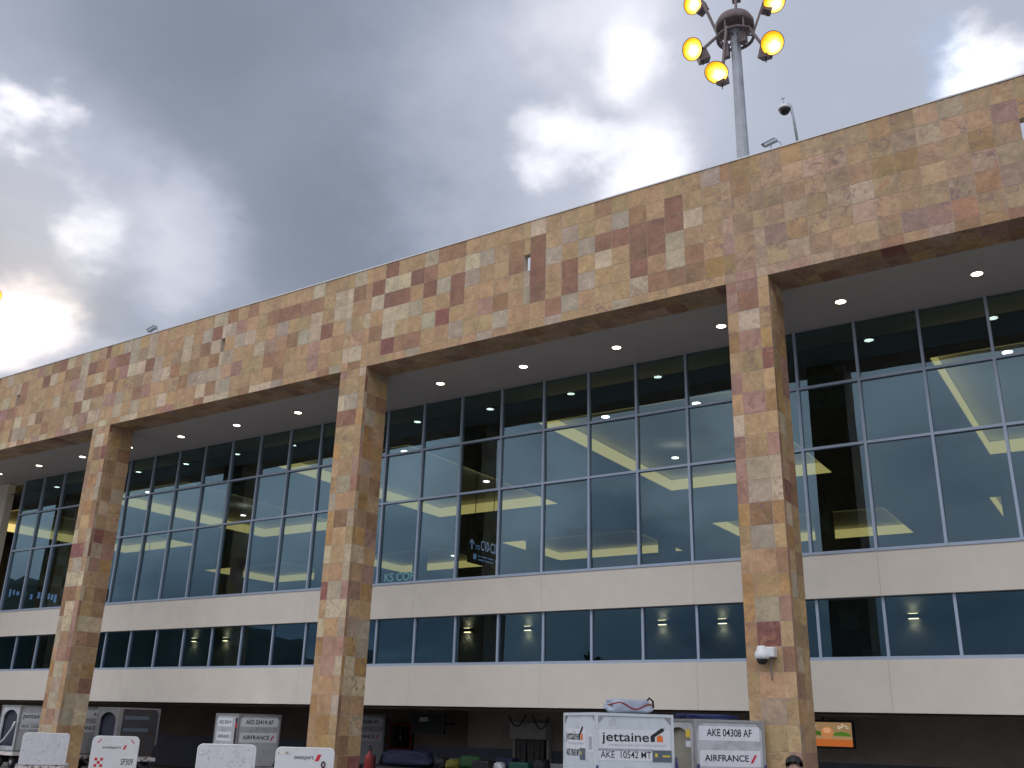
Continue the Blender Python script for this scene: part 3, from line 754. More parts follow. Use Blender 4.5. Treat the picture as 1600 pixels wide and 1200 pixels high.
def mast(base, top, lamps, label, seed=1):
    o = empty('light_mast', base, 0, label, 'light mast', 'floodlight masts on the roof')
    hz = top-base[2]; rr = random.Random(seed)
    m = MB(); m.tube([(0, 0, 0), (0, 0, hz+.9)], [.29, .165], 12, smooth=False); m.box(-.4, .4, -.4, .4, 0, .03); m.build('pole', MT['galv'], o)
    m = MB(); m.lathe([(.17, hz+.22), (.66, hz+.28), (.70, hz+.34), (.70, hz+.50), (.60, hz+.70), (.40, hz+.84), (.17, hz+.88)], n=32, caps=False); m.build('head_drum', MT['rustdark'], o)
    m = MB()
    pts = [(.64*math.cos(a), .64*math.sin(a), hz-.14) for a in [2*math.pi*k/24 for k in range(25)]]
    m.tube(pts, .06, 8, caps=False)
    for k in range(6):
        a = 2*math.pi*k/6+.3
        m.bar((.64*math.cos(a), .64*math.sin(a), hz-.14), (.64*math.cos(a), .64*math.sin(a), hz+.36), .05)
        m.bar((.16*math.cos(a), .16*math.sin(a), hz-.05), (.64*math.cos(a), .64*math.sin(a), hz-.12), .05)
        m.bar((.3*math.cos(a), .3*math.sin(a), hz-.12), (.3*math.cos(a), .3*math.sin(a), hz-.12-.35*rr.random()), .035)
    m.build('lamp_ring', MT['rustdark'], o)
    m = MB()
    m.box(.22, .48, -.30, -.10, hz-.62, hz-.16); m.bar((.35, -.2, hz-.16), (.35, -.2, hz+.05), .05); m.build('gear_box', MT['rustdark'], o)
    m = MB(); m.box(-.42, -.20, -.26, -.08, hz-1.0, hz-.42); m.bar((-.3, -.15, hz-.42), (-.3, -.15, hz), .05)
    m.build('gear_box', MT['rustdark'], o)
    for i, (pos, aim) in enumerate(lamps):
        pos = Vector(pos); aim = Vector(aim).normalized()
        rot = aim.to_track_quat('X', 'Z').to_matrix().to_4x4()
        hh = bpy.data.objects.new('floodlight', LAMP[0]); COL.objects.link(hh); hh.parent = o
        rot = rot @ Matrix.Scale(1.28, 4)
        hh.matrix_local = Matrix.Translation(pos) @ rot
        for nm, me in (('lens', LAMP[1]), ('bulb_glare', LAMP[2])):
            q = bpy.data.objects.new(nm, me); COL.objects.link(q); q.parent = hh
        rad = Vector((pos.x, pos.y, 0)).normalized()
        inv = (Matrix.Translation(pos) @ rot).inverted()
        bx = bpy.data.objects.new('ballast_box', BOXM); COL.objects.link(bx); bx.parent = hh
        bpos = pos-aim*.28-rad*.18+Vector((0, 0, -.30))
        bx.matrix_local = inv @ Matrix.Identity(4) @ Matrix.Translation(bpos) @ Matrix.Rotation(math.atan2(rad.y, rad.x), 4, 'Z') @ Matrix.Rotation(R(20), 4, 'Y')
        yk = MB(); side = aim.cross(Vector((0, 0, 1))).normalized()
        j = pos-aim*.05-rad*.34+Vector((0, 0, .02))
        yk.bar(rad*.62+Vector((0, 0, hz-.02)), j, .085)
        for s in (1, -1): yk.bar(j, pos+side*.33*s-aim*.02, .035); yk.bar(pos+side*.33*s, bpos, .03)
        yk.build('arm', MT['rustdark'], o)
        cb = MB()
        c0 = bpos+Vector((0, 0, -.2)); c1 = j
        cb.tube([c0+(c1-c0)*t+Vector((0, 0, -.42*4*t*(1-t))) for t in [k/10 for k in range(11)]], .013, 6); cb.build('cable', MT['black'], o)
    return o
MYY = 8.0
mb = onY(1161, 248, MYY); ctr = onY(1149.5, 60, MYY)
mbase = (mb.x, MYY, HC+.5); axis_x = (mb.x+ctr.x)/2
mbase = (axis_x, MYY, HC+.5)
def lampset(pxs):
    out = []
    for (px, py, dy, aim) in pxs:
        q = onY(px, py, MYY+dy); out.append((q-Vector(mbase), aim))
    return out
to_cam = (EYE-Vector((axis_x, MYY, 26))).normalized()
def aimed(dx, dz, k=1.0):
    return (to_cam*k+RT*dx+Vector((0, 0, dz)))
mast(mbase, ctr.z+.15, lampset([
    (1083, 77, -.8, aimed(-.62, .05)), (1120, 112, -1.5, aimed(-.45, -1.0)), (1206, 67, -.6, aimed(.25, -.1)),
    (1084, 6, .7, aimed(-.6, .1)), (1209, 2, .7, aimed(.25, -.15)), (1150, -16, 1.5, aimed(.0, .35))]),
    'tall grey light mast with a ring of lit orange floodlights behind the parapet')
# the next mast to the left: one of its lamps just enters the frame
l2 = onY(-1, 464, MYY)
off = Vector((l2.x-mbase[0]-1.5, 0, 0)); off.x = l2.x-mbase[0]-1.65
h2 = l2.z
mast((l2.x-1.65, MYY, HC+.5), h2+.15, [((1.65, -.3, h2-HC-.5), (EYE-l2).normalized()-RT*.05), ((-1.5, -.5, h2-HC-.4), (-.5, -.5, -.5)), ((-.2, -1.6, h2-HC-.5), (0, -.7, -.6)), ((-1.4, 1.3, h2-HC-.5), (-.4, .6, -.6))],
     'distant light mast at the left edge, only one lit orange floodlight in the frame', 4)

# ------------------------------------------------------------------ things seen through the glass
def hanging_sign(px0, py0, px1, Y0, hgt, lines, label):
    a = onY(px0, py0, Y0); d = ray(px1, py0); t = (a.x-EYE.x)/d.x; b = EYE+d*t
    L = b.y-a.y
    o = empty('direction_sign', (a.x, a.y, a.z), 0, label, 'sign')
    m = MB(); m.box(-.06, 0, 0, L, -hgt, 0); m.build('board', MT['black'], o, .01)
    m = MB(); m.tube([(-.03, L*.2, 0), (-.03, L*.2, ZI-a.z)], .015, 6); m.tube([(-.03, L*.8, 0), (-.03, L*.8, ZI-a.z)], .015, 6); m.build('hanger', MT['dark'], o)
    for s, y, z, h, w, mk in lines:
        text('lettering', s, o, (0, y*L, -hgt*z), (0, 1, 0), (0, 0, 1), h*hgt, mk, width=w*L if w else None)
    return o, L
blue = emat('sign_blue_light', (.25, .45, .85), .55); blue2 = emat('sign_white_light', (.35, .5, .8), .5)
sg, SL = hanging_sign(733, 834, 781, 6.2, .95, [('C10-C28', .665, .46, .36, .55, emat('sign_bright_letters', (.42, .58, .9), .8))], 'dark hanging gate sign reading C10-C28 behind the glass')
def arrow(par, y, z, s, ang, mk):
    m = MB(); mt = Matrix.Translation((.003, y, z)) @ Matrix.Rotation(ang, 4, 'X')
    m.box(0, .004, -.10*s, .10*s, -.5*s, .45*s, mt)
    m.box(0, .004, -.09*s, .09*s, 0, .55*s, mt @ Matrix.Translation((0, -.02*s, .5*s)) @ Matrix.Rotation(R(135), 4, 'X'))
    m.box(0, .0035, -.09*s, .09*s, 0, .55*s, mt @ Matrix.Translation((0, .02*s, .5*s)) @ Matrix.Rotation(R(-135), 4, 'X'))
    m.build('arrow', mk, par)
arrow(sg, SL*.10, -.33, .32, 0, blue2); arrow(sg, SL*.93, -.70, .26, R(-90), blue2)
m = MB()
for y0, y1, z in ((.22, .38, -.33), (.22, .38, -.42), (.32, .84, -.66), (.32, .84, -.78)):
    n = int((y1-y0)/.035)
    for k in range(n):
        if rnd.random() < .85: m.box(0, .006, SL*(y0+k*.035), SL*(y0+k*.035+.024), z-.022, z+.022)
m.box(0, .006, SL*.16, SL*.25, -.80, -.62)
m.build('small_print', blue, sg)
# blue lit sign in the leftmost bay: its lettering is only a blur
b0 = onY(10, 918, 7.0)
o = empty('direction_sign', (b0.x, b0.y, b0.z), 0, 'dark sign with a blurred row of blue lights low in the leftmost glazing', 'sign')
m = MB(); m.box(-.06, 0, 0, 9.0, -.7, .25); m.build('board', MT['black'], o)
m = MB()
for k in range(46):
    if rnd.random() < .8: m.box(0, .008, .2+k*.19, .2+k*.19+rnd.uniform(.06, .14), -.35+rnd.uniform(-.1, .05), -.12+rnd.uniform(-.05, .12))
m.build('light_row', emat('sign_blue_blur', (.3, .5, 1.0), .7), o)
m = MB(); m.tube([(-.03, 1, .25), (-.03, 1, ZI-b0.z)], .02, 6); m.tube([(-.03, 8, .25), (-.03, 8, ZI-b0.z)], .02, 6); m.build('hanger', MT['dark'], o)
# cafe lettering low in the middle bay, right of the middle pillar
kq = onY(600, 909, G+.8); kr = onY(646, 903, G+.8)
ko = empty('shop_sign', (kq.x, G+.8, kq.z), 0, 'pale cafe sign letters reading KS COF low behind the glass by the middle pillar', 'sign')
teal = emat('cafe_letter_light', (.30, .62, .60), .75)
text('lettering', 'KS COF', ko, ((kr.x-kq.x)/2, 0, 0), (1, 0, 0), (0, 0, 1), .26, teal, width=kr.x-kq.x, bold=.01)
m = MB(); m.box(-.6, kr.x-kq.x+.2, .02, .05, -.12, -.06); m.bar((0, .035, -.06), (0, .035, -.17), .03); m.build('rail', MT['dark'], ko)

# ------------------------------------------------------------------ service level fittings
def monitor(px0, px1, py0, py1, Y, label, pic):
    a = onY(px0, py0, Y); b = onY(px1, py1, Y); w = b.x-a.x; h = a.z-b.z
    o = empty('monitor', ((a.x+b.x)/2, Y, (a.z+b.z)/2), 0, label, 'screen')
    m = MB(); bz = .055
    m.box(-w/2, w/2, .012, .09, -h/2, h/2)
    m.box(-w/2, w/2, -.012, .012, h/2-bz, h/2); m.box(-w/2, w/2, -.012, .012, -h/2, -h/2+bz)
    m.box(-w/2, -w/2+bz, -.012, .012, -h/2+bz, h/2-bz); m.box(w/2-bz, w/2, -.012, .012, -h/2+bz, h/2-bz)
    m.build('casing', MT['black'], o, .006)
    m = MB(); m.bar((0, .06, h/2), (0, .06, 2.6-(a.z+b.z)/2), .06); m.box(-.15, .15, .09, .13, -.1, .1); m.bar((0, .11, .0), (0, WY-Y, 0), .05); m.build('bracket', MT['dark'], o)
    pic(o, w-2*bz, h-2*bz)
def pic_off(o, w, h):
    m = MB(); m.quad((-w/2, .008, -h/2), (w/2, .008, -h/2), (w/2, .008, h/2), (-w/2, .008, h/2)); m.build('screen', MT['screen_off'], o, fix=False)
    m = MB()
    for k in range(5): m.box(-w*.3, -w*.3+w*.35*rnd.uniform(.6, 1), .004, .007, h*.30-k*h*.05, h*.30-k*h*.05+h*.02)
    m.build('screen_text', emat('dim_screen_text', (.25, .3, .28), .16), o)
def pic_food(o, w, h):
    def z(y): return .008-y
    def q(name, pts, col, st, lay):
        m = MB(); i = len(m.v); m.v += [(x*w/2, .008-lay, y*h/2) for x, y in pts]; m.f.append(tuple(range(len(pts)))); m.m.append(0)
        return m.build(name, emat('screen_'+name, col, st), o, fix=False)
    q('screen', [(-1, -1), (1, -1), (1, 1), (-1, 1)], (.42, .27, .13), .62, 0)
    q('orange_band', [(-1, -1), (1, -1), (1, -.42), (-1, -.36)], (.75, .20, .05), .55, .0015)
    q('pale_band', [(-1, -.36), (1, -.42), (1, -.2), (-1, -.2)], (.65, .40, .20), .5, .0012)
    def blob(cx, cy, rx, ry, n=18, a0=0, a1=2*math.pi): return [(cx+rx*math.cos(a0+(a1-a0)*k/n), cy+ry*math.sin(a0+(a1-a0)*k/n)) for k in range(n)]
    q('salad', blob(-.35, -.12, .42, .42, 18, 0, math.pi), (.07, .15, .02), .7, .003); q('salad', blob(.62, -.15, .34, .36, 18, 0, math.pi), (.08, .19, .02), .8, .003)
    q('bread', blob(.14, .12, .22, .52), (.62, .26, .10), .7, .0045); q('bread', blob(.14, .32, .14, .22), (.70, .36, .2), .8, .006)
    for k in range(7):
        cx, cy = rnd.uniform(.45, .95), rnd.uniform(.05, .85); q('garnish', blob(cx, cy, .05, .07, 8), (.6, .5, .36), .8, .0075+.0004*k)
    for k in range(6):
        cx, cy = rnd.uniform(-.7, -.15), rnd.uniform(.0, .8); q('garnish', blob(cx, cy, .05, .08, 8), (.45, .4, .3), .8, .0105+.0004*k)
monitor(1238, 1337, 1124, 1171, 7.2, 'lit wall screen showing food in warm colours beside the right pillar', pic_food)
monitor(645, 693, 1113, 1148, 7.2, 'dark unlit wall screen right of the middle pillar', pic_off)

def hose_cabinet():
    a = onY(614, 1131, WY); b = onY(646, 1172, WY); w = b.x-a.x; h = a.z-b.z; o = empty('hose_cabinet', ((a.x+b.x)/2, WY, (a.z+b.z)/2), 0, 'dark red fire hose cabinet with a glass door on the service wall', 'fire cabinet')
    m = MB(); t = .07
    m.box(-w/2, w/2, -.16, -.01, -h/2, h/2); m.build('cabinet', MT['dark'], o)
    m = MB(); m.box(-w/2-.02, w/2+.02, -.19, -.161, h/2-t, h/2+.02); m.box(-w/2-.02, w/2+.02, -.19, -.161, -h/2-.02, -h/2+t); m.box(-w/2-.02, -w/2+t, -.19, -.161, -h/2+t, h/2-t); m.box(w/2-t, w/2+.02, -.19, -.161, -h/2+t, h/2-t)
    m.build('door_frame', MT['reddark'], o)
    m = MB(); m.box(-w/2+t, w/2-t, -.175, -.165, -h/2+t, h/2-t); m.build('door_glass', MT['screen_off'], o)
    m = MB()
    for k in range(4): m.box(-.02, .06, -.182, -.176, .16-k*.09, .20-k*.09)
    m.build('door_marks', MT['inkgrey'], o)
hose_cabinet()
def hatch():
    a = onY(797, 1128, WY-.4); b = onY(853, 1156, WY-.4); w = b.x-a.x; h = a.z-b.z
    o = empty('baggage_hatch', ((a.x+b.x)/2, WY-.02, 0), 0, 'baggage hatch with an off-white hood and hanging rubber strips in the service wall', 'baggage hatch')
    m = MB(); m.box(-w/2, w/2, -.42, -.0, b.z, a.z); m.build('hood', MT['hoodgrey'], o, .015)
    m = MB(); m.box(-w/2+.02, -w/2+.10, -.2, 0, .3, b.z-.003); m.box(w/2-.08, w/2-.0, -.2, 0, .3, b.z-.003); m.build('jamb', MT['hoodgrey'], o)
    m = MB()
    for k in range(8):
        x = -w/2+.16+k*(w-.3)/8; s = rnd.uniform(-.06, .06)
        m.quad((x, -.2, b.z), (x+.11, -.2, b.z), (x+.11+s, -.2+s, .75), (x+s, -.2+s*.5, .75))
    m.build('strip_curtain', mat('grey_rubber_strip', (.10, .10, .095), .6, var=.3), o, fix=False)
    m = MB(); m.box(-w/2+.1, w/2-.1, -.03, -.02, .75, b.z); m.build('opening', MT['black'], o)  # black sheet on the wall, standing for the dark inside the hatch
    m = MB(); m.box(-w/2+.1, w/2-.1, -1.2, -.03, .6, .74); m.box(-w/2+.2, -w/2+.3, -1.1, -1.0, 0, .6); m.box(w/2-.3, w/2-.2, -1.1, -1.0, 0, .6); m.build('belt_bed', MT['dark'], o)
hatch()
def pipes():
    m = MB()
    m.tube([(XL+1, 5.4, 2.40), (XR-1, 5.4, 2.40)], .05, 8); m.tube([(XL+1, 5.75, 2.44), (XR-1, 5.75, 2.44)], .035, 8)
    k = XL+2
    while k < XR-1: m.box(k-.02, k+.02, 5.3, 5.85, 2.40, 2.598); k += 3.1
    tag(m.build('ceiling_pipes', MT['under']), 'dark service pipes running under the lower cream band', 'pipes')
    def loop(px0, py0, px1, py1, Y, sag, label):
        a, b = onY(px0, py0, Y), onY(px1, py1, Y); m = MB()
        a.z = min(a.z, 2.58); b.z = min(b.z, 2.58)
        m.tube([a+(b-a)*t+Vector((0, 0, -sag*4*t*(1-t))) for t in [k/14 for k in range(15)]], .022, 6)
        tag(m.build('hanging_cable', MT['black']), label, 'cable')
    loop(795, 1118, 822, 1116, 7.55, .34, 'black cable loop sagging above the left end of the hatch hood')
    loop(832, 1116, 858, 1120, 7.55, .40, 'black cable loop sagging above the right end of the hatch hood')
pipes()

# ------------------------------------------------------------------ unit load containers and their dollies
def dolly(name_label, loc, rz, mk='dark'):
    o = empty('container_dolly', loc, rz, name_label, 'dolly', 'low dollies under the containers')
    m = MB()
    for x in (-.80, .74): m.box(x, x+.06, -.80, .80, .44, .56)
    for y in (-.80, .74): m.box(-.74, .74, y, y+.06, .44, .56)
    m.build('deck_frame', MT[mk], o)
    m = MB()
    for k in range(7): m.tube([(-.73, -.64+k*.21, .515), (.73, -.64+k*.21, .515)], .04, 8)
    m.build('deck_rollers', MT['galv'], o)
    for sx in (-.62, .62):
        for sy in (-.5, .5):
            w = MB(); w.lathe([(.08, -.06), (.19, -.06), (.20, -.03), (.20, .03), (.19, .06), (.08, .06)], (sx, sy, .2), (1, 0, 0), 18); wo = w.build('wheel', MT['rubber'], o)
            h = MB(); h.lathe([(.001, -.065), (.09, -.062), (.09, .062), (.001, .065)], (sx, sy, .2), (1, 0, 0), 14, False); h.build('hub', MT['galv'], wo)
    for sy in (-.5, .5):
        m = MB(); m.box(-.6, .6, sy-.04, sy+.04, .17, .44); m.build('axle', MT['dark'], o)
    m = MB(); m.bar((0, -.8, .46), (0, -1.55, .25), .06); m.lathe([(.05, -.02), (.08, -.02), (.08, .02), (.05, .02)], (0, -1.6, .25), (0, 0, 1), 12); m.build('tow_bar', MT['dark'], o)
    return o
def container(label, loc, rz, skin, front=(), left=(), arch=None, top=1.63, w=1.56, d=1.53, frame='uldalu', deck=None, straps=(), gus=True, group='air cargo containers'):
    """loc = centre of the base; front face looks to local -Y, left face to -X"""
    o = empty('cargo_container', loc, rz, label, 'container', group)
    x0, x1, y0, y1 = -w/2, w/2, -d/2, d/2; t = top
    m = MB()
    prof = [(x0+.02, .06), (x1-.16, .06), (x1-.02, .42), (x1-.02, t-.02), (x0+.02, t-.02)]
    if arch is None:
        m.prism(prof, y0+.02, y1-.02); m.build('shell', MT[skin], o)
    else:
        # hollow left side: shell starts behind an arched opening
        m.prism([(x0+.16, .06)]+prof[1:4]+[(x0+.16, t-.02)], y0+.02, y1-.02)
        sh = m.build('shell', MT[skin], o)
        n = 14; a0, a1 = y0+.02, y1-.02; c = (y0+y1)/2; hw = d*.5-.20; zt = t-.16-hw*.55
        ring = [(c-hw, .20)]+[(c-hw*math.cos(math.pi*k/n), zt+hw*.55*math.sin(math.pi*k/n)) for k in range(n+1)]+[(c+hw, .20)]
        pm = MB(); X = x0+.02
        outer = []
        for (yy, zz) in ring:
            if zz <= .2001: outer.append((a0 if yy < c else a1, .06))
            else:
                f = (yy-c)/hw; outer.append((c+max(-1, min(1, f*1.6))*(a1-a0)/2, t-.02 if abs(f) < .93 else zz+(t-.02-zz)*.5))
        for k in range(len(ring)-1):
            pm.quad((X, *ring[k]), (X, *ring[k+1]), (X, *outer[k+1]), (X, *outer[k])); pm.quad((X+.05, *ring[k]), (X+.05, *ring[k+1]), (X, *ring[k+1]), (X, *ring[k]))
        pm.quad((X, *ring[-1]), (X, *ring[0]), (X, *outer[0]), (X, *outer[-1]))
        pm.box(x0+.021, x0+.17, y0+.021, y0+.03, .06, t-.02); pm.box(x0+.021, x0+.17, y1-.03, y1-.021, .06, t-.02); pm.box(x0+.021, x0+.17, y0+.03, y1-.03, t-.03, t-.021)
        pm.build('arch_panel', MT['uldgrey' if skin != 'ulddull' else 'uldalu'], o, fix=False)
        cm = MB(); cm.box(x0+.12, x0+.158, y0+.05, y1-.05, .08, t-.05); cm.build('door_curtain', MT[arch], o)
    m = MB(); e = .05
    for z in (t-e, .0): m.box(x0, x1 if z else x1-.14, y0, y0+e, z, z+e); m.box(x0, x1 if z else x1-.14, y1-e, y1, z, z+e); m.box(x0, x0+e, y0+e, y1-e, z, z+e)
    m.box(x1-e, x1, y0+e, y1-e, t-e, t); m.box(x0+e, x1-.16, y0+e, y1-e, .01, .05)
    for x in (x0, x1-e):
        for y in (y0, y1-e): m.box(x, x+e, y, y+e, e if x < 0 else .40, t-e)
    m.build('edge_rails', MT[frame], o)
    if gus:
        for sx in (-1, 1):
            g_ = MB(); xx = sx*(w/2-.05)
            g_.prism([(xx, t-.05), (xx-sx*.13, t-.05), (xx, t-.18)], y0+.006, y0+.019); g_.build('corner_plate', MT['uldalu'], o)
            g_ = MB(); yy = sx*(d/2-.05); mt = Matrix.Rotation(R(-90), 4, 'Z')
            g_.v += []; i = 0
            g_.prism([(-yy, t-.05), (-yy+sx*.13, t-.05), (-yy, t-.18)], x0+.006, x0+.019, Matrix(((0, 1, 0, 0), (-1, 0, 0, 0), (0, 0, 1, 0), (0, 0, 0, 1))))
            g_.build('corner_plate', MT['uldalu'], o)
    def face(items, org, xd, wid):
        xd = Vector(xd); nrm = xd.cross(Vector((0, 0, 1)))
        for it in items:
            kind, cx, cz = it[0], it[1], it[2]
            c = Vector(org)+xd*(cx*wid)+Vector((0, 0, cz))
            if kind == 'plate':
                hw, hh, mk, nm = it[3]*wid/2, it[4]/2, it[5], it[6]
                mm = MB(); off = nrm*it[7] if len(it) > 7 else nrm*.003
                p = [c-xd*hw-Vector((0, 0, hh)), c+xd*hw-Vector((0, 0, hh)), c+xd*hw+Vector((0, 0, hh)), c-xd*hw+Vector((0, 0, hh))]
                mm.quad(*[q+off for q in p]); mm.build(nm, MT[mk], o, fix=False)
            elif kind == 'poly':
                mm = MB(); pts = [c+xd*(px*wid)+Vector((0, 0, pz))+nrm*.0065 for px, pz in it[3]]
                mm.v += [tuple(q) for q in pts]; mm.f.append(tuple(range(len(pts)))); mm.m.append(0); mm.build(it[5], MT[it[4]], o, fix=False)
            else:
                text('lettering', it[3], o, c, xd, (0, 0, 1), it[4], MT[it[6]], width=it[5]*wid, bold=it[7] if len(it) > 7 else .006, off=.006)
    face(front, (0, y0+.02, 0), (1, 0, 0), w)
    face(left, (x0+.02, 0, 0), (0, -1, 0), d)
    for (x, y, z) in straps:
        s_ = MB(); s_.tube([(x, y-.03, z), (x-.03, y-.05, z-.25), (x-.06, y-.05, z-.6), (x-.06, y-.04, .05)], .022, 6)
        s_.tube([(x-.05, y-.05, z-.3), (x, y-.06, z-.1), (x+.03, y-.06, z-.3), (x+.04, y-.05, .1)], .018, 6); s_.build('strap', MT['strap'], o)
    return o
def logo_front(s=1.0, t=1.63):
    # word, roof stroke and orange house
    return [('plate', -.02, t-.46, .94, .36, 'label', 'label_plate'), ('text', -.115, t-.475, 'jettaine', .155, .60, 'ink', .012),
            ('poly', .255, t-.475, [(-.055, 0), (.0, 0), (.0, .085), (.12, .185), (.12, .235), (.085, .235), (-.055, .10)], 'ink', 'logo_roof'),
            ('poly', .315, t-.475, [(-.035, 0), (.045, 0), (.045, .085), (.005, .125), (-.035, .085)], 'inkorange', 'logo_house'),
            ('text', .03, t-.555, 'WORLD CLASS ULD MANAGEMENT', .035, .74, 'inkgrey', .0),
            ('plate', -.12, t-.70, .70, .20, 'label', 'label_plate'), ('text', -.115, t-.755, 'AKE  10542 MT', .115, .64, 'ink', .003),
            ('plate', .345, t-.715, .25, .20, 'slate', 'sticker', .007), ('plate', .27, t-.70, .035, .06, 'yellow', 'sticker_mark', .009), ('plate', .40, t-.715, .10, .03, 'yellow', 'sticker_mark', .009)]
def logo_left(t=1.63):
    return [('plate', -.13, t-.46, .66, .36, 'label', 'label_plate'), ('text', -.22, t-.475, 'jettaine', .155, .42, 'ink', .012),
            ('poly', .02, t-.475, [(-.04, 0), (.0, 0), (.0, .085), (.075, .185), (.075, .235), (.05, .235), (-.04, .10)], 'ink', 'logo_roof'),
            ('poly', .06, t-.475, [(-.025, 0), (.035, 0), (.035, .085), (.005, .125), (-.025, .085)], 'inkorange', 'logo_house'),
            ('text', -.13, t-.555, 'WORLD CLASS ULD MANAGEMENT', .03, .5, 'inkgrey', 0.),
            ('text', -.21, t-.755, 'AKE 10542 MT', .115, .42, 'ink', .006), ('plate', .09, t-.715, .16, .2, 'slate', 'sticker', .007), ('plate', .05, t-.70, .03, .06, 'yellow', 'sticker_mark', .009),
            ('plate', .32, t-.52, .19, .32, 'label', 'document_pouch'), ('plate', .32, t-.52, .10, .22, 'inkgrey', 'document', .005)]
def af_face(code, cz1=1.32, cz2=.86, plates=True, sw=.62):
    r = []
    if plates: r += [('plate', 0, cz1+.05, .86, .27, 'label', 'label_plate'), ('plate', 0, cz2+.05, .86, .30, 'label', 'label_plate')]
    r += [('text', -.0, cz1, code, .135, .64, 'ink', .014), ('text', -.05, cz2, 'AIRFRANCE', .115, sw, 'ink', .016),
          ('poly', .33, cz2-.0, [(-.05, -.03), (-.015, -.03), (.05, .12), (.015, .12)], 'inkred', 'logo_stroke')]
    return r
def place(px, py, dep, rz, w=1.56, d=1.53, top=1.63, zt=None):
    """base centre of a container whose nearest top edge corner stands at this point of the view"""
    c = atd(px, py, dep); ca, sa = math.cos(rz), math.sin(rz)
    ox, oy = w/2, d/2
    return Vector((c.x+ox*ca-oy*sa, c.y+ox*sa+oy*ca, c.z-top))
def stand(px, py, dep, rz, dl, mk='dark', base=.56, **k):
    p = place(px, py, dep, rz, top=1.63)
    dolly(dl, (p.x, p.y, p.z-.56), rz, mk) if p.z-.56 > -.2 else None
    p2 = Vector((p.x, p.y, p.z)); return p2
def ground_fix(px, py, dep, top=2.19):
    """depth along the ray at which the point has the wanted height"""
    d = ray(px, py); return (top-EYE.z)/d.z*d.dot(FW)
RZ = R(38)
# rz turns the front normal (0,-1) towards +X
def corner(px, py, Y, rz, base=.56, w=1.56, d=1.53):
    c = onY(px, py, Y); ca, sa = math.cos(rz), math.sin(rz)
    return Vector((c.x+w/2*ca-d/2*sa, c.y+w/2*sa+d/2*ca, base))
af_left = [('plate', -.08, 1.36, .62, .27, 'label', 'label_plate'), ('text', -.08, 1.31, 'AKE 05414', .12, .5, 'ink', .006), ('plate', -.08, .93, .62, .28, 'label', 'label_plate'), ('text', -.08, .88, 'AIRFRANCE', .10, .52, 'ink', .006), ('plate', .41, .95, .10, 1.1, 'ink', 'side_gap', .004), ('plate', .41, 1.28, .05, .16, 'inkred', 'side_tag', .008)]  # one flat dark plate stands for the shade in the open side gap
specs = [
 dict(at=place(930.5, 1113, 17.1, R(52)), rz=R(52), skin='uldwhite', front=logo_front(), left=logo_left(), straps=((-.76, -.77, .75), (.80, -.77, .9)), frame='uldwhite',
      label='clean white container with a dark logo and orange house, left of the right pillar', dl='dolly under the clean white container with the orange logo'),
 dict(at=place(1084, 1123, 18.8, R(50)), rz=R(50), skin='uldgrey', front=af_face('AKE 04308 AF'), left=[('plate', .30, 1.36, .13, .15, 'yellow', 'tag'), ('plate', .30, 1.16, .14, .11, 'label', 'tag')], arch='khaki', straps=((-.72, -.77, .8), (.74, -.77, .8)),
      label='scuffed grey container marked AKE 04308 AF standing in front of the right pillar', dl='dolly under the scuffed grey container in front of the right pillar'),
 dict(at=place(374, 1115, 30.6, R(77)), rz=R(77), skin='uldgrey', front=af_face('AKE 05414 AF'), left=af_left,
      label='grey container marked AKE 05414 AF between the left and middle pillars', dl='rusty dolly under the grey container marked AKE 05414'),
 dict(at=corner(33, 1106, 1.5, R(84)), rz=R(84), skin='uldgrey', arch='curtain', front=[('plate', 0, 1.20, .86, .36, 'label', 'label_plate'), ('text', -.1, 1.19, 'jettainer', .15, .62, 'ink', .01), ('plate', 0, .90, .86, .2, 'label', 'label_plate'), ('text', -.08, .85, 'AKE 10269 MT', .115, .66, 'ink', .006)], bar=True,
      label='container with an arched dark opening and half hidden logo, leftmost of the row', dl='rusty dolly under the leftmost container'),
 dict(at=corner(106, 1108, 1.6, R(84)), rz=R(84), skin='uldgrey', front=[('plate', 0, 1.37, .86, .27, 'label', 'label_plate'), ('text', .22, 1.32, 'AF', .13, .14, 'ink', .012), ('plate', 0, .91, .86, .30, 'label', 'label_plate'), ('text', -.05, .86, 'AIRFRANCE', .115, .62, 'ink', .016), ('poly', .33, .86, [(-.05, -.03), (-.015, -.03), (.05, .12), (.015, .12)], 'inkred', 'logo_stroke')], label='pale grey container half hidden behind the leftmost stone pillar', dl='rusty dolly under the container behind the left pillar'),
 dict(at=corner(187, 1110, 1.9, R(82)), rz=R(82), skin='ulddull', arch='curtain', front=[('plate', -.05, 1.30, .6, .12, 'slate', 'faded_label'), ('plate', -.05, .90, .6, .12, 'slate', 'faded_label')], frame='uldalu',  # skin and label bars coloured dark to carry the shade
      label='dull dark container with an arched net curtain just right of the left pillar', dl='rusty dolly under the dull dark container'),
 dict(at=corner(541, 1119, 5.6, R(72)), rz=R(72), skin='uldgrey', front=af_face('AKE 05684 AF'), label='shaded grey container half hidden behind the middle stone pillar', dl='dolly under the container behind the middle pillar'),
]
for s in specs:
    p = s['at']; zb = p.z
    dolly(s['dl'], (p.x, p.y, zb-.56), s['rz'], 'rustwhite' if 'rusty' in s['dl'] else 'dark')
    o = container(s['label'], p, s['rz'], s['skin'], s['front'], s.get('left', ()), s.get('arch'), straps=s.get('straps', ()), frame=s.get('frame', 'uldalu'))
    s['o'] = o
    if s.get('bar'):
        m = MB(); m.tube([(-.84, -.62, 1.05), (-.86, -.5, .80), (-.87, -.1, .45), (-.87, .5, .16)], .035, 8); m.build('door_bar', MT['white'], o)

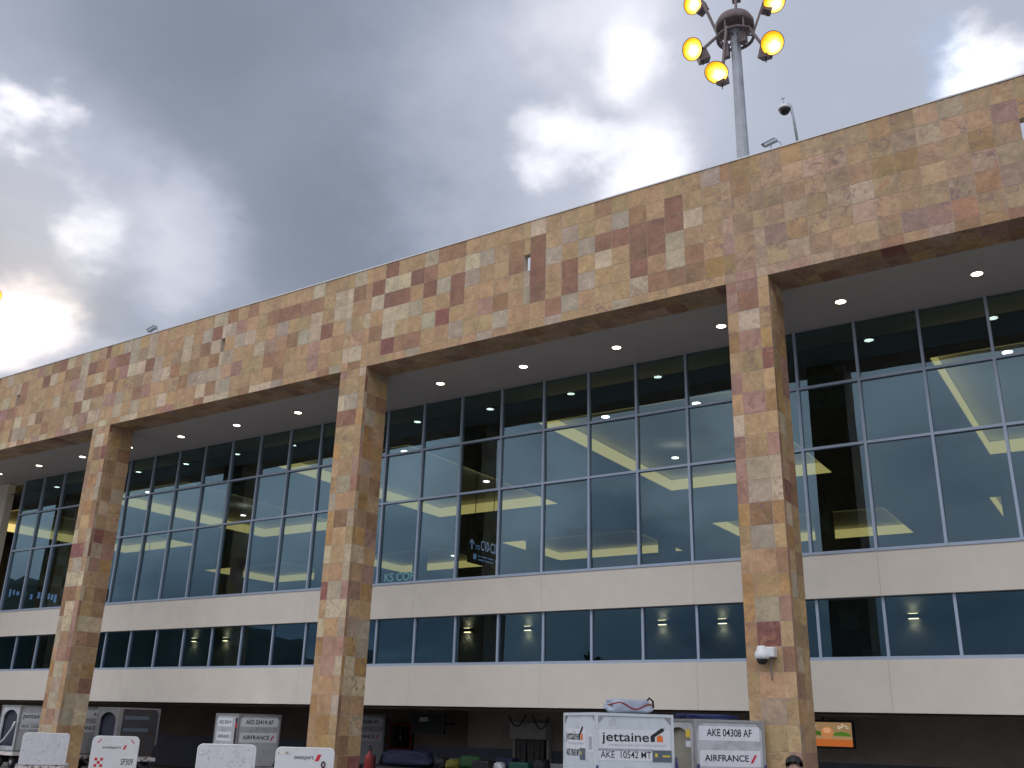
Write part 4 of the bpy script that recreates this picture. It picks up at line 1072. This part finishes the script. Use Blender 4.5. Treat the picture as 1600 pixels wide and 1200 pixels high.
# soft things lying on the container tops
def soft(name, label, cat, mkey, loc, rz, sx, sy, sz, seed=0, lumps=.18, group=None, flat=.5):
    bm = bmesh.new(); bmesh.ops.create_icosphere(bm, subdivisions=4, radius=1.0)
    for v in bm.verts:
        p = v.co.copy()
        q = Vector([math.copysign(abs(c)**.62, c) for c in p])
        n = mnoise.noise(p*1.6+Vector((seed*3.1, 0, 0)))*lumps+mnoise.noise(p*4+Vector((0, seed*2.3, 0)))*lumps*.4
        q *= 1+n
        q.z = max(q.z, -1+.02)
        v.co = Vector((q.x*sx/2, q.y*sy/2, (q.z+1)*sz/2))
    for f in bm.faces: f.smooth = True
    me = bpy.data.meshes.new(name); bm.to_mesh(me); bm.free(); me.materials.append(MT[mkey])
    o = bpy.data.objects.new(name, me); COL.objects.link(o); o.location = loc; o.rotation_euler.z = rz
    return tag(o, label, cat, group)
jt = specs[0]['at']; jr = R(52)
def loc_on(sp, x, y, z): return Matrix.Translation(sp['at']) @ Matrix.Rotation(sp['rz'], 4, 'Z') @ Vector((x, y, z))
gb = soft('travel_bag', 'grey blue soft bag with a red stripe lying on the clean white container', 'bag', 'baggrey', loc_on(specs[0], .22, -.05, 1.632), jr, .95, .5, .27, 3, .22)
m = MB()
bm2 = bmesh.new(); bm2.from_mesh(gb.data)
from mathutils.bvhtree import BVHTree
bv = BVHTree.FromBMesh(bm2); pts = []
for k in range(25):
    t = k/24; x = -.46+.92*t; h, n_, _, _ = bv.ray_cast(Vector((x, -2, .15+.05*math.sin(t*9)-.03*t)), Vector((0, 1, 0)))
    if h: pts.append(h)
bm2.free()
m.tube(pts, .014, 6); m.build('red_stripe', MT['red'], gb)
m = MB(); m.tube([(.34, -.05, .22), (.40, -.08, .30), (.46, -.1, .24), (.47, -.1, .12)], .022, 6); m.build('handle', MT['bagblack'], gb)
tp = soft('folded_tarp', 'blue tarp folded on top of the scuffed grey container', 'tarp', 'blue', loc_on(specs[1], .02, .25, 1.632), R(50), 1.25, .7, .11, 8, .22)

# ------------------------------------------------------------------ carts with upright white boards
def rrect(w, h, r, n=5):
    out = []
    for cx, cz, a0 in ((w/2-r, h-r, 0), (-w/2+r, h-r, 90), (-w/2+r*.3, r*.3, 180), (w/2-r*.3, r*.3, 270)):
        rr = r if cz > h/2 else r*.3
        for k in range(n+1):
            a = R(a0+90*k/n); out.append((cx+rr*math.cos(a), cz+rr*math.sin(a)))
    return out
def board_cart(px, ptop, dep, rz, w, h, label, skin, decals, r=.09):
    c = atd(px, ptop, dep); zt = c.z
    o = empty('baggage_cart', (c.x, c.y, 0), rz, label, 'cart', 'carts with upright white end boards')
    zb = zt-h
    m = MB(); m.prism([(x, z+zb) for x, z in rrect(w, h, r)], -.03, .0); m.build('board', MT[skin], o)
    e = MB(); pts = [(x, -.015, z+zb) for x, z in rrect(w, h, r)]; e.tube(pts+[pts[0]], .02, 6, caps=False); e.build('board_rim', MT['white'], o)
    m = MB()
    for x in (-w*.32, w*.32): m.box(x-.03, x+.03, .002, .06, .5, zb+h*.7)
    m.build('board_stay', MT['dark'], o)
    bw = w*1.15; L_ = 1.9; zd = max(.45, zb-.02)
    m = MB(); m.box(-bw/2, bw/2, .07, L_, zd-.05, zd-.02); m.build('deck', MT['galv'], o)
    m = MB()
    for x in (-bw/2, bw/2-.06): m.box(x, x+.06, .06, L_, zd-.14, zd-.052)
    m.box(-bw/2+.06, bw/2-.06, .0, .06, zd-.14, zd-.02); m.box(-bw/2+.06, bw/2-.06, L_-.06, L_, zd-.14, zd-.052); m.build('deck_rail', MT['rustwhite'], o)
    for sx in (-1, 1):
        for y in (.4, L_-.4):
            q = MB(); q.lathe([(.09, -.06), (.2, -.06), (.21, 0), (.2, .06), (.09, .06)], (sx*bw*.36, y, .21), (1, 0, 0), 18); wo = q.build('wheel', MT['rubber'], o)
            q = MB(); q.lathe([(.001, -.065), (.095, -.06), (.095, .06), (.001, .065)], (sx*bw*.36, y, .21), (1, 0, 0), 14, False); q.build('hub', MT['galv'], wo)
    for y in (.4, L_-.4):
        m = MB(); m.box(-bw*.33, bw*.33, y-.04, y+.04, .18, zd-.14); m.build('axle', MT['dark'], o)
    m = MB(); m.bar((0, .0, zd-.1), (0, -.75, .3), .06); m.build('tow_bar', MT['dark'], o)
    for d in decals:
        if d[0] == 'text': text('lettering', d[4], o, (d[1]*w, -.03, zb+d[2]*h), (1, 0, 0), (0, 0, 1), d[3]*h, MT[d[6]], width=d[5]*w, bold=.008, off=.004)
        else:
            mm = MB(); mm.v += [(d[1]*w+x*w, -.0345, zb+d[2]*h+z*w) for x, z in d[3]]; mm.f.append(tuple(range(len(d[3])))); mm.m.append(0); mm.build(d[5], MT[d[4]], o, fix=False)
    return o
sq = lambda a: [(-a, -a), (a, -a), (a, a), (-a, a)]
board_cart(74, 1146, 26.6, R(56), 1.16, .80, 'cart with a dark scuffed blank white board in front of the left pillar', 'scratch', [])
chk = [('poly', -.38+.062*i, .22+.085*j, sq(.030), 'inkred', 'red_square') for i in range(3) for j in range(3) if (i+j) % 2 == 0]
board_cart(183, 1151, 26.2, R(52), 1.18, .95, 'cart whose white board has red checks and SP309 lettering', 'white',
    [('text', -.08, .68, .075, 'swissport', .40, 'ink'), ('poly', .20, .68, [(-.035, -.02), (.01, -.02), (.045, .075), (.0, .075)], 'inkred', 'logo_stroke'),
     ('text', .29, .25, .16, 'SP309', .26, 'ink'), ('poly', -.36, .88, [(-.05, -.045), (-.03, -.05), (.05, .03), (.035, .045)], 'inkred', 'corner_mark'), ('poly', .36, .88, [(.05, -.045), (.03, -.05), (-.05, .03), (-.035, .045)], 'inkred', 'corner_mark')]+chk, .13)
board_cart(356, 1164, 19.6, R(44), 1.14, .78, 'cart with a scuffed blank white board below the AKE 05414 container', 'scratch', [])
b4 = board_cart(478, 1169, 19.6, R(40), 1.16, .80, 'cart with a clean white board and dark airline service lettering by the middle pillar', 'white',
    [('text', -.02, .74, .10, 'swissport', .34, 'ink'), ('poly', .23, .725, [(-.055, -.02), (.01, -.02), (.055, .09), (-.01, .09)], 'inkred', 'logo_stroke'), ('poly', -.38, .88, [(-.09, -.02), (.13, -.02), (.13, .025), (-.09, .025)], 'rustwhite', 'stain')])
z4 = atd(478, 1169, 19.6).z
m = MB(); m.tube([(.38+.035*math.sin(a), -.05, z4-.30+.05*math.cos(a)) for a in [2*math.pi*k/12 for k in range(13)]], .012, 6); m.tube([(.38, -.05, z4-.35), (.42, -.055, z4-.5), (.46, -.05, z4-.75)], .03, 6); m.build('webbing_loop', mat('maroon_webbing', (.06, .01, .025), .8), b4)

# ------------------------------------------------------------------ baggage on a long cart under the building
def long_cart(xa, xb, y, zd, label):
    o = empty('baggage_cart', ((xa+xb)/2, y, 0), 0, label, 'cart'); L_ = (xb-xa)/2
    m = MB(); m.box(-L_, L_, -.7, .7, zd-.06, zd); m.build('deck', MT['dark'], o)
    m = MB(); m.box(-L_, L_, .62, .7, zd+.001, zd+.28); m.build('side_rail', MT['galv'], o)
    for x in (-L_*.6, L_*.6):
        for yy in (-.5, .5):
            q = MB(); q.lathe([(.09, -.06), (.2, -.06), (.21, 0), (.2, .06), (.09, .06)], (x, yy, .21), (0, 1, 0), 18); q.build('wheel', MT['rubber'], o)
    for x in (-L_*.6, L_*.6):
        m = MB(); m.box(x-.05, x+.05, -.5, .5, .16, zd-.06); m.build('axle', MT['dark'], o)
    return o
BY = 4.9
x0 = onY(598, 1180, BY).x; x1 = onY(858, 1180, BY).x
long_cart(x0-.2, x1+.3, BY, .66, 'long low baggage cart loaded with bags below the service wall')
def bag_at(px, ptop, wpx, mk, label, kind='soft', dy=0, seed=1, depth=.45):
    a = onY(px-wpx/2, ptop, BY+dy); b = onY(px+wpx/2, ptop, BY+dy); w = b.x-a.x; h = onY(px, ptop, BY+dy).z-.661
    if kind == 'soft': return soft('travel_bag', label, 'bag', mk, ((a.x+b.x)/2, BY+dy, .661), 0, w, depth, h, seed, .16, 'bags loaded on the long cart')
    o = empty('suitcase', ((a.x+b.x)/2, BY+dy, .661), 0, label, 'suitcase', 'bags loaded on the long cart')
    m = MB(); m.box(-w/2, w/2, -depth/2, depth/2, .04, h); m.build('shell', MT[mk], o, .04)
    m = MB(); m.tube([(-w*.18, 0, h), (-w*.16, 0, h+.05), (w*.16, 0, h+.05), (w*.18, 0, h)], .014, 6); m.build('handle', MT['bagblack'], o)
    for x in (-w*.38, w*.38):
        q = MB(); q.lathe([(.03, -.02), (.03, .02)], (x, 0, .025), (1, 0, 0), 12); q.build('wheel', MT['rubber'], o)
    return o
bag_at(640, 1172, 76, 'bagblue', 'big navy duffel bag at the left end of the long baggage cart', seed=2, depth=.6)
bag_at(692, 1183, 18, 'bagblack', 'small black bag between the navy duffel and the yellow bag', seed=5)
bag_at(711, 1186, 20, 'bagyellow', 'yellow and black bag beside the bright green one', seed=6, dy=-.1)
bag_at(737, 1180, 34, 'baggreen', 'bright green bag standing on the long cart', seed=9)
bag_at(757, 1188, 26, 'bagblack', 'black suitcase in front of the bright green bag', 'case', dy=-.42)
bag_at(781, 1191, 15, 'uldgrey', 'small white bag lying beside the black suitcase', seed=12, dy=-.3, depth=.3)
bag_at(794, 1184, 26, 'bagblue', 'dark navy suitcase left of the teal one', 'case', dy=.12)
bag_at(816, 1191, 30, 'bagteal', 'teal green suitcase near the hatch curtain', 'case', dy=-.2)
bag_at(846, 1186, 22, 'bagblack', 'black bag at the right end of the long cart', seed=15)

def extinguisher():
    q = onY(579, 1165, 3.0); o = empty('fire_extinguisher', (q.x, 3.0, 0), 0, 'red wheeled fire extinguisher with a black hose beside the middle pillar', 'extinguisher'); H_ = q.z
    m = MB(); m.lathe([(.02, .14), (.13, .16), (.15, .22), (.15, H_-.36), (.12, H_-.26), (.05, H_-.20), (.05, H_-.14)]); m.build('tank', MT['red'], o)
    m = MB(); m.tube([(.05*math.sin(a), 0, H_-.07+.07*math.cos(a)) for a in [2*math.pi*k/14 for k in range(15)]], .018, 6); m.bar((0, 0, H_-.16), (0, 0, H_-.12), .05); m.build('valve', MT['black'], o)
    m = MB(); m.tube([(.05, -.02, H_-.14), (.17, -.06, H_-.3), (.19, -.08, .6), (.12, -.16, .35)], .018, 6); m.build('hose', MT['black'], o)
    for x in (-.19, .19):
        w = MB(); w.lathe([(.05, -.03), (.14, -.03), (.15, 0), (.14, .03), (.05, .03)], (x, .06, .15), (1, 0, 0), 16); w.build('wheel', MT['rubber'], o)
    m = MB(); m.bar((-.17, .06, .15), (.17, .06, .15), .03); m.bar((-.1, .14, .15), (-.1, .14, H_-.25), .03); m.bar((.1, .14, .15), (.1, .14, H_-.25), .03); m.build('trolley_frame', MT['dark'], o)
extinguisher()

# ------------------------------------------------------------------ the person at the foot of the right pillar
def skinmesh(name, verts, edges, radii, material, parent, root=0, sub=2, loc=(0, 0, 0)):
    me = bpy.data.meshes.new(name); me.from_pydata(verts, edges, []); me.materials.append(material)
    o = bpy.data.objects.new(name, me); COL.objects.link(o)
    if parent is not None: o.parent = parent
    sk = o.modifiers.new('skin', 'SKIN'); sk.use_smooth_shade = True
    for i, r in enumerate(radii):
        d = me.skin_vertices[0].data[i]; d.radius = r if isinstance(r, tuple) else (r, r); d.use_root = i == root
    ss = o.modifiers.new('sub', 'SUBSURF'); ss.levels = sub; ss.render_levels = sub
    return o
def person():
    hp = atd(1240, 1180, 11.0); top = hp.z
    s = top/1.785
    root = empty('person', (hp.x, hp.y, 0), R(17), 'dark haired person facing the apron at the foot of the right pillar', 'person'); root.scale = (s, s, s)
    # faces local -Y.  one skeleton: body, arms, hands with fingers, legs, feet
    V, E, RD = [], [], []
    def v(p, r, par=None):
        V.append(p); RD.append(r)
        if par is not None: E.append((par, len(V)-1))
        return len(V)-1
    pel = v((0, .01, .95), (.155, .11))
    wst = v((0, 0, 1.10), (.14, .10), pel); ch = v((0, .005, 1.30), (.165, .115), wst); up = v((0, .015, 1.42), (.12, .085), ch)
    nk = v((0, .01, 1.50), .055, up); nk2 = v((0, -.01, 1.56), .055, nk)
    hd = v((0, -.015, 1.63), (.074, .094), nk2); hd2 = v((0, -.005, 1.70), (.066, .082), hd)
    for sx in (-1, 1):
        sh = v((sx*.175, .015, 1.41), .058, up); el = v((sx*.235, .03, 1.14), .042, sh); wr = v((sx*.245, -.05, .91), .028, el)
        pm = v((sx*.245, -.07, .85), (.020, .034), wr)
        for k, (dy, ln) in enumerate(((-.030, .070), (-.010, .080), (.010, .075), (.028, .060))):
            f0 = v((sx*.243, -.075+dy, .805), .0095, pm); f1 = v((sx*.238, -.085+dy, .805-ln*.5), .0085, f0); v((sx*.228, -.088+dy, .805-ln), .0075, f1)
        t0 = v((sx*.235, -.115, .865), .0105, pm); v((sx*.225, -.13, .825), .009, t0)
        hip = v((sx*.095, .01, .86), .085, pel); kn = v((sx*.105, -.01, .49), .058, hip); an = v((sx*.11, .02, .10), .040, kn); v((sx*.12, -.13, .04), (.042, .028), an)
    skinmesh('body', V, E, RD, MT['skin'], root)
    # face
    m = MB()
    m.lathe([(.001, -.012), (.012, -.008), (.014, 0), (.001, .008)], (0, -.112, 1.615), (0, -1, -.4), 10)
    m.build('nose', MT['skin'], root)
    for sx in (-1, 1):
        m = MB(); m.lathe([(.001, -.012), (.011, -.004), (.012, .002), (.001, .009)], (sx*.032, -.098, 1.645), (0, -1, 0), 10); m.build('eye', MT['white'], root)
        m = MB(); m.lathe([(.001, 0), (.007, .001), (.001, .003)], (sx*.032, -.106, 1.645), (0, -1, 0), 8); m.build('pupil', MT['hair'], root)
        m = MB(); m.lathe([(.001, -.01), (.022, -.006), (.026, .004), (.001, .01)], (sx*.078, 0, 1.635), (sx, -.3, 0), 12); m.build('ear', MT['skin'], root)
        m = MB(); m.tube([(sx*.018, -.102, 1.664), (sx*.034, -.100, 1.668), (sx*.05, -.090, 1.662)], .005, 6); m.build('eyebrow', MT['hair'], root)
    m = MB(); m.tube([(-.022, -.099, 1.583), (0, -.104, 1.581), (.022, -.099, 1.583)], .006, 6); m.build('mouth', mat('lips', (.35, .14, .11), .5), root)
    # hair cap
    bm = bmesh.new(); bmesh.ops.create_icosphere(bm, subdivisions=4, radius=1.0)
    for q in list(bm.verts):
        p = q.co
        n = 1+.07*mnoise.noise(p*3.5)+.06*mnoise.noise(p*9)
        q.co = Vector((p.x*.104*n, p.y*.122*n+.004, p.z*.108*n+1.678))
    dele = [q for q in bm.verts if (q.co.y < -.02 and q.co.z < 1.694+.012*math.sin(q.co.x*90)) or q.co.z < 1.60]
    bmesh.ops.delete(bm, geom=dele, context='VERTS')
    for f in bm.faces: f.smooth = True
    me = bpy.data.meshes.new('hair'); bm.to_mesh(me); bm.free(); me.materials.append(MT['hair'])
    h = bpy.data.objects.new('hair', me); COL.objects.link(h); h.parent = root
    sol = h.modifiers.new('sol', 'SOLIDIFY'); sol.thickness = .012
    # clothes
    V2, E2, R2 = [], [], []
    def w(p, r, par=None):
        V2.append(p); R2.append(r)
        if par is not None: E2.append((par, len(V2)-1))
        return len(V2)-1
    a = w((0, .01, .93), (.175, .13)); b = w((0, 0, 1.10), (.165, .125), a); c = w((0, .005, 1.30), (.185, .135), b); d = w((0, .015, 1.42), (.135, .10), c); w((0, .012, 1.475), .07, d)
    for sx in (-1, 1):
        e = w((sx*.178, .015, 1.41), .075, d); f = w((sx*.24, .03, 1.14), .058, e); w((sx*.247, -.045, .935), .046, f)
    skinmesh('shirt', V2, E2, R2, MT['shirt'], root)
    V2, E2, R2 = [], [], []
    a = w((0, .01, .95), (.165, .12)); 
    for sx in (-1, 1):
        e = w((sx*.098, .01, .85), .100, a); f = w((sx*.106, -.01, .49), .075, e); w((sx*.112, .02, .09), .065, f)
    skinmesh('trousers', V2, E2, R2, MT['trouser'], root)
    for sx in (-1, 1):
        V2, E2, R2 = [], [], []
        a = w((sx*.112, .03, .075), .058); w((sx*.122, -.14, .045), (.052, .04), a)
        skinmesh('shoe', V2, E2, R2, MT['black'], root)
person()

# ------------------------------------------------------------------ a tree across the apron: the lower windows mirror it
def far_tree(px, ptop, wpx, dist, label, seed):
    d = ray(px, ptop); hv = Vector((d.x, -d.y, 0)).normalized(); el = d.z/math.hypot(d.x, d.y)
    base = Vector((0, 2*G+20, 0))   # the camera's mirror image behind the glass
    base = Vector((0, 27.5, 0))+hv*dist; h = 1.9+el*dist; wd = wpx/1400*dist
    o = empty('tree', (base.x, base.y, 0), 0, label, 'tree', 'trees across the apron'); rr = random.Random(seed)
    m = MB(); m.tube([(0, 0, 0), (.1, 0, h*.3), (0, .1, h*.6)], [.28, .2, .1], 8)
    for k in range(6):
        a = k*1.05; m.tube([(0, 0, h*.3), (math.cos(a)*wd*.25, math.sin(a)*wd*.25, h*.55), (math.cos(a)*wd*.38, math.sin(a)*wd*.38, h*.7)], [.11, .07, .03], 6)
    m.build('trunk', MT['bark'], o)
    m = MB()
    for k in range(2600):
        u = Vector((rr.gauss(0, 1), rr.gauss(0, 1), rr.gauss(0, 1))).normalized()*(rr.random()**.4)
        c = Vector((u.x*wd*.5, u.y*wd*.5, h*.60+u.z*h*.40)); s_ = rr.uniform(.2, .42)
        a = Vector((rr.gauss(0, 1), rr.gauss(0, 1), rr.gauss(0, 1))).normalized(); b = a.orthogonal().normalized()
        m.quad(c-a*s_-b*s_*.6, c+a*s_-b*s_*.6, c+a*s_+b*s_*.6, c-a*s_+b*s_*.6)
    m.build('crown', MT['leaf'], o, fix=False)
far_tree(937, 1008, 58, 95, 'dark round tree across the apron, mirrored in the lower windows left of the right pillar', 3)
bpy.context.view_layer.update()
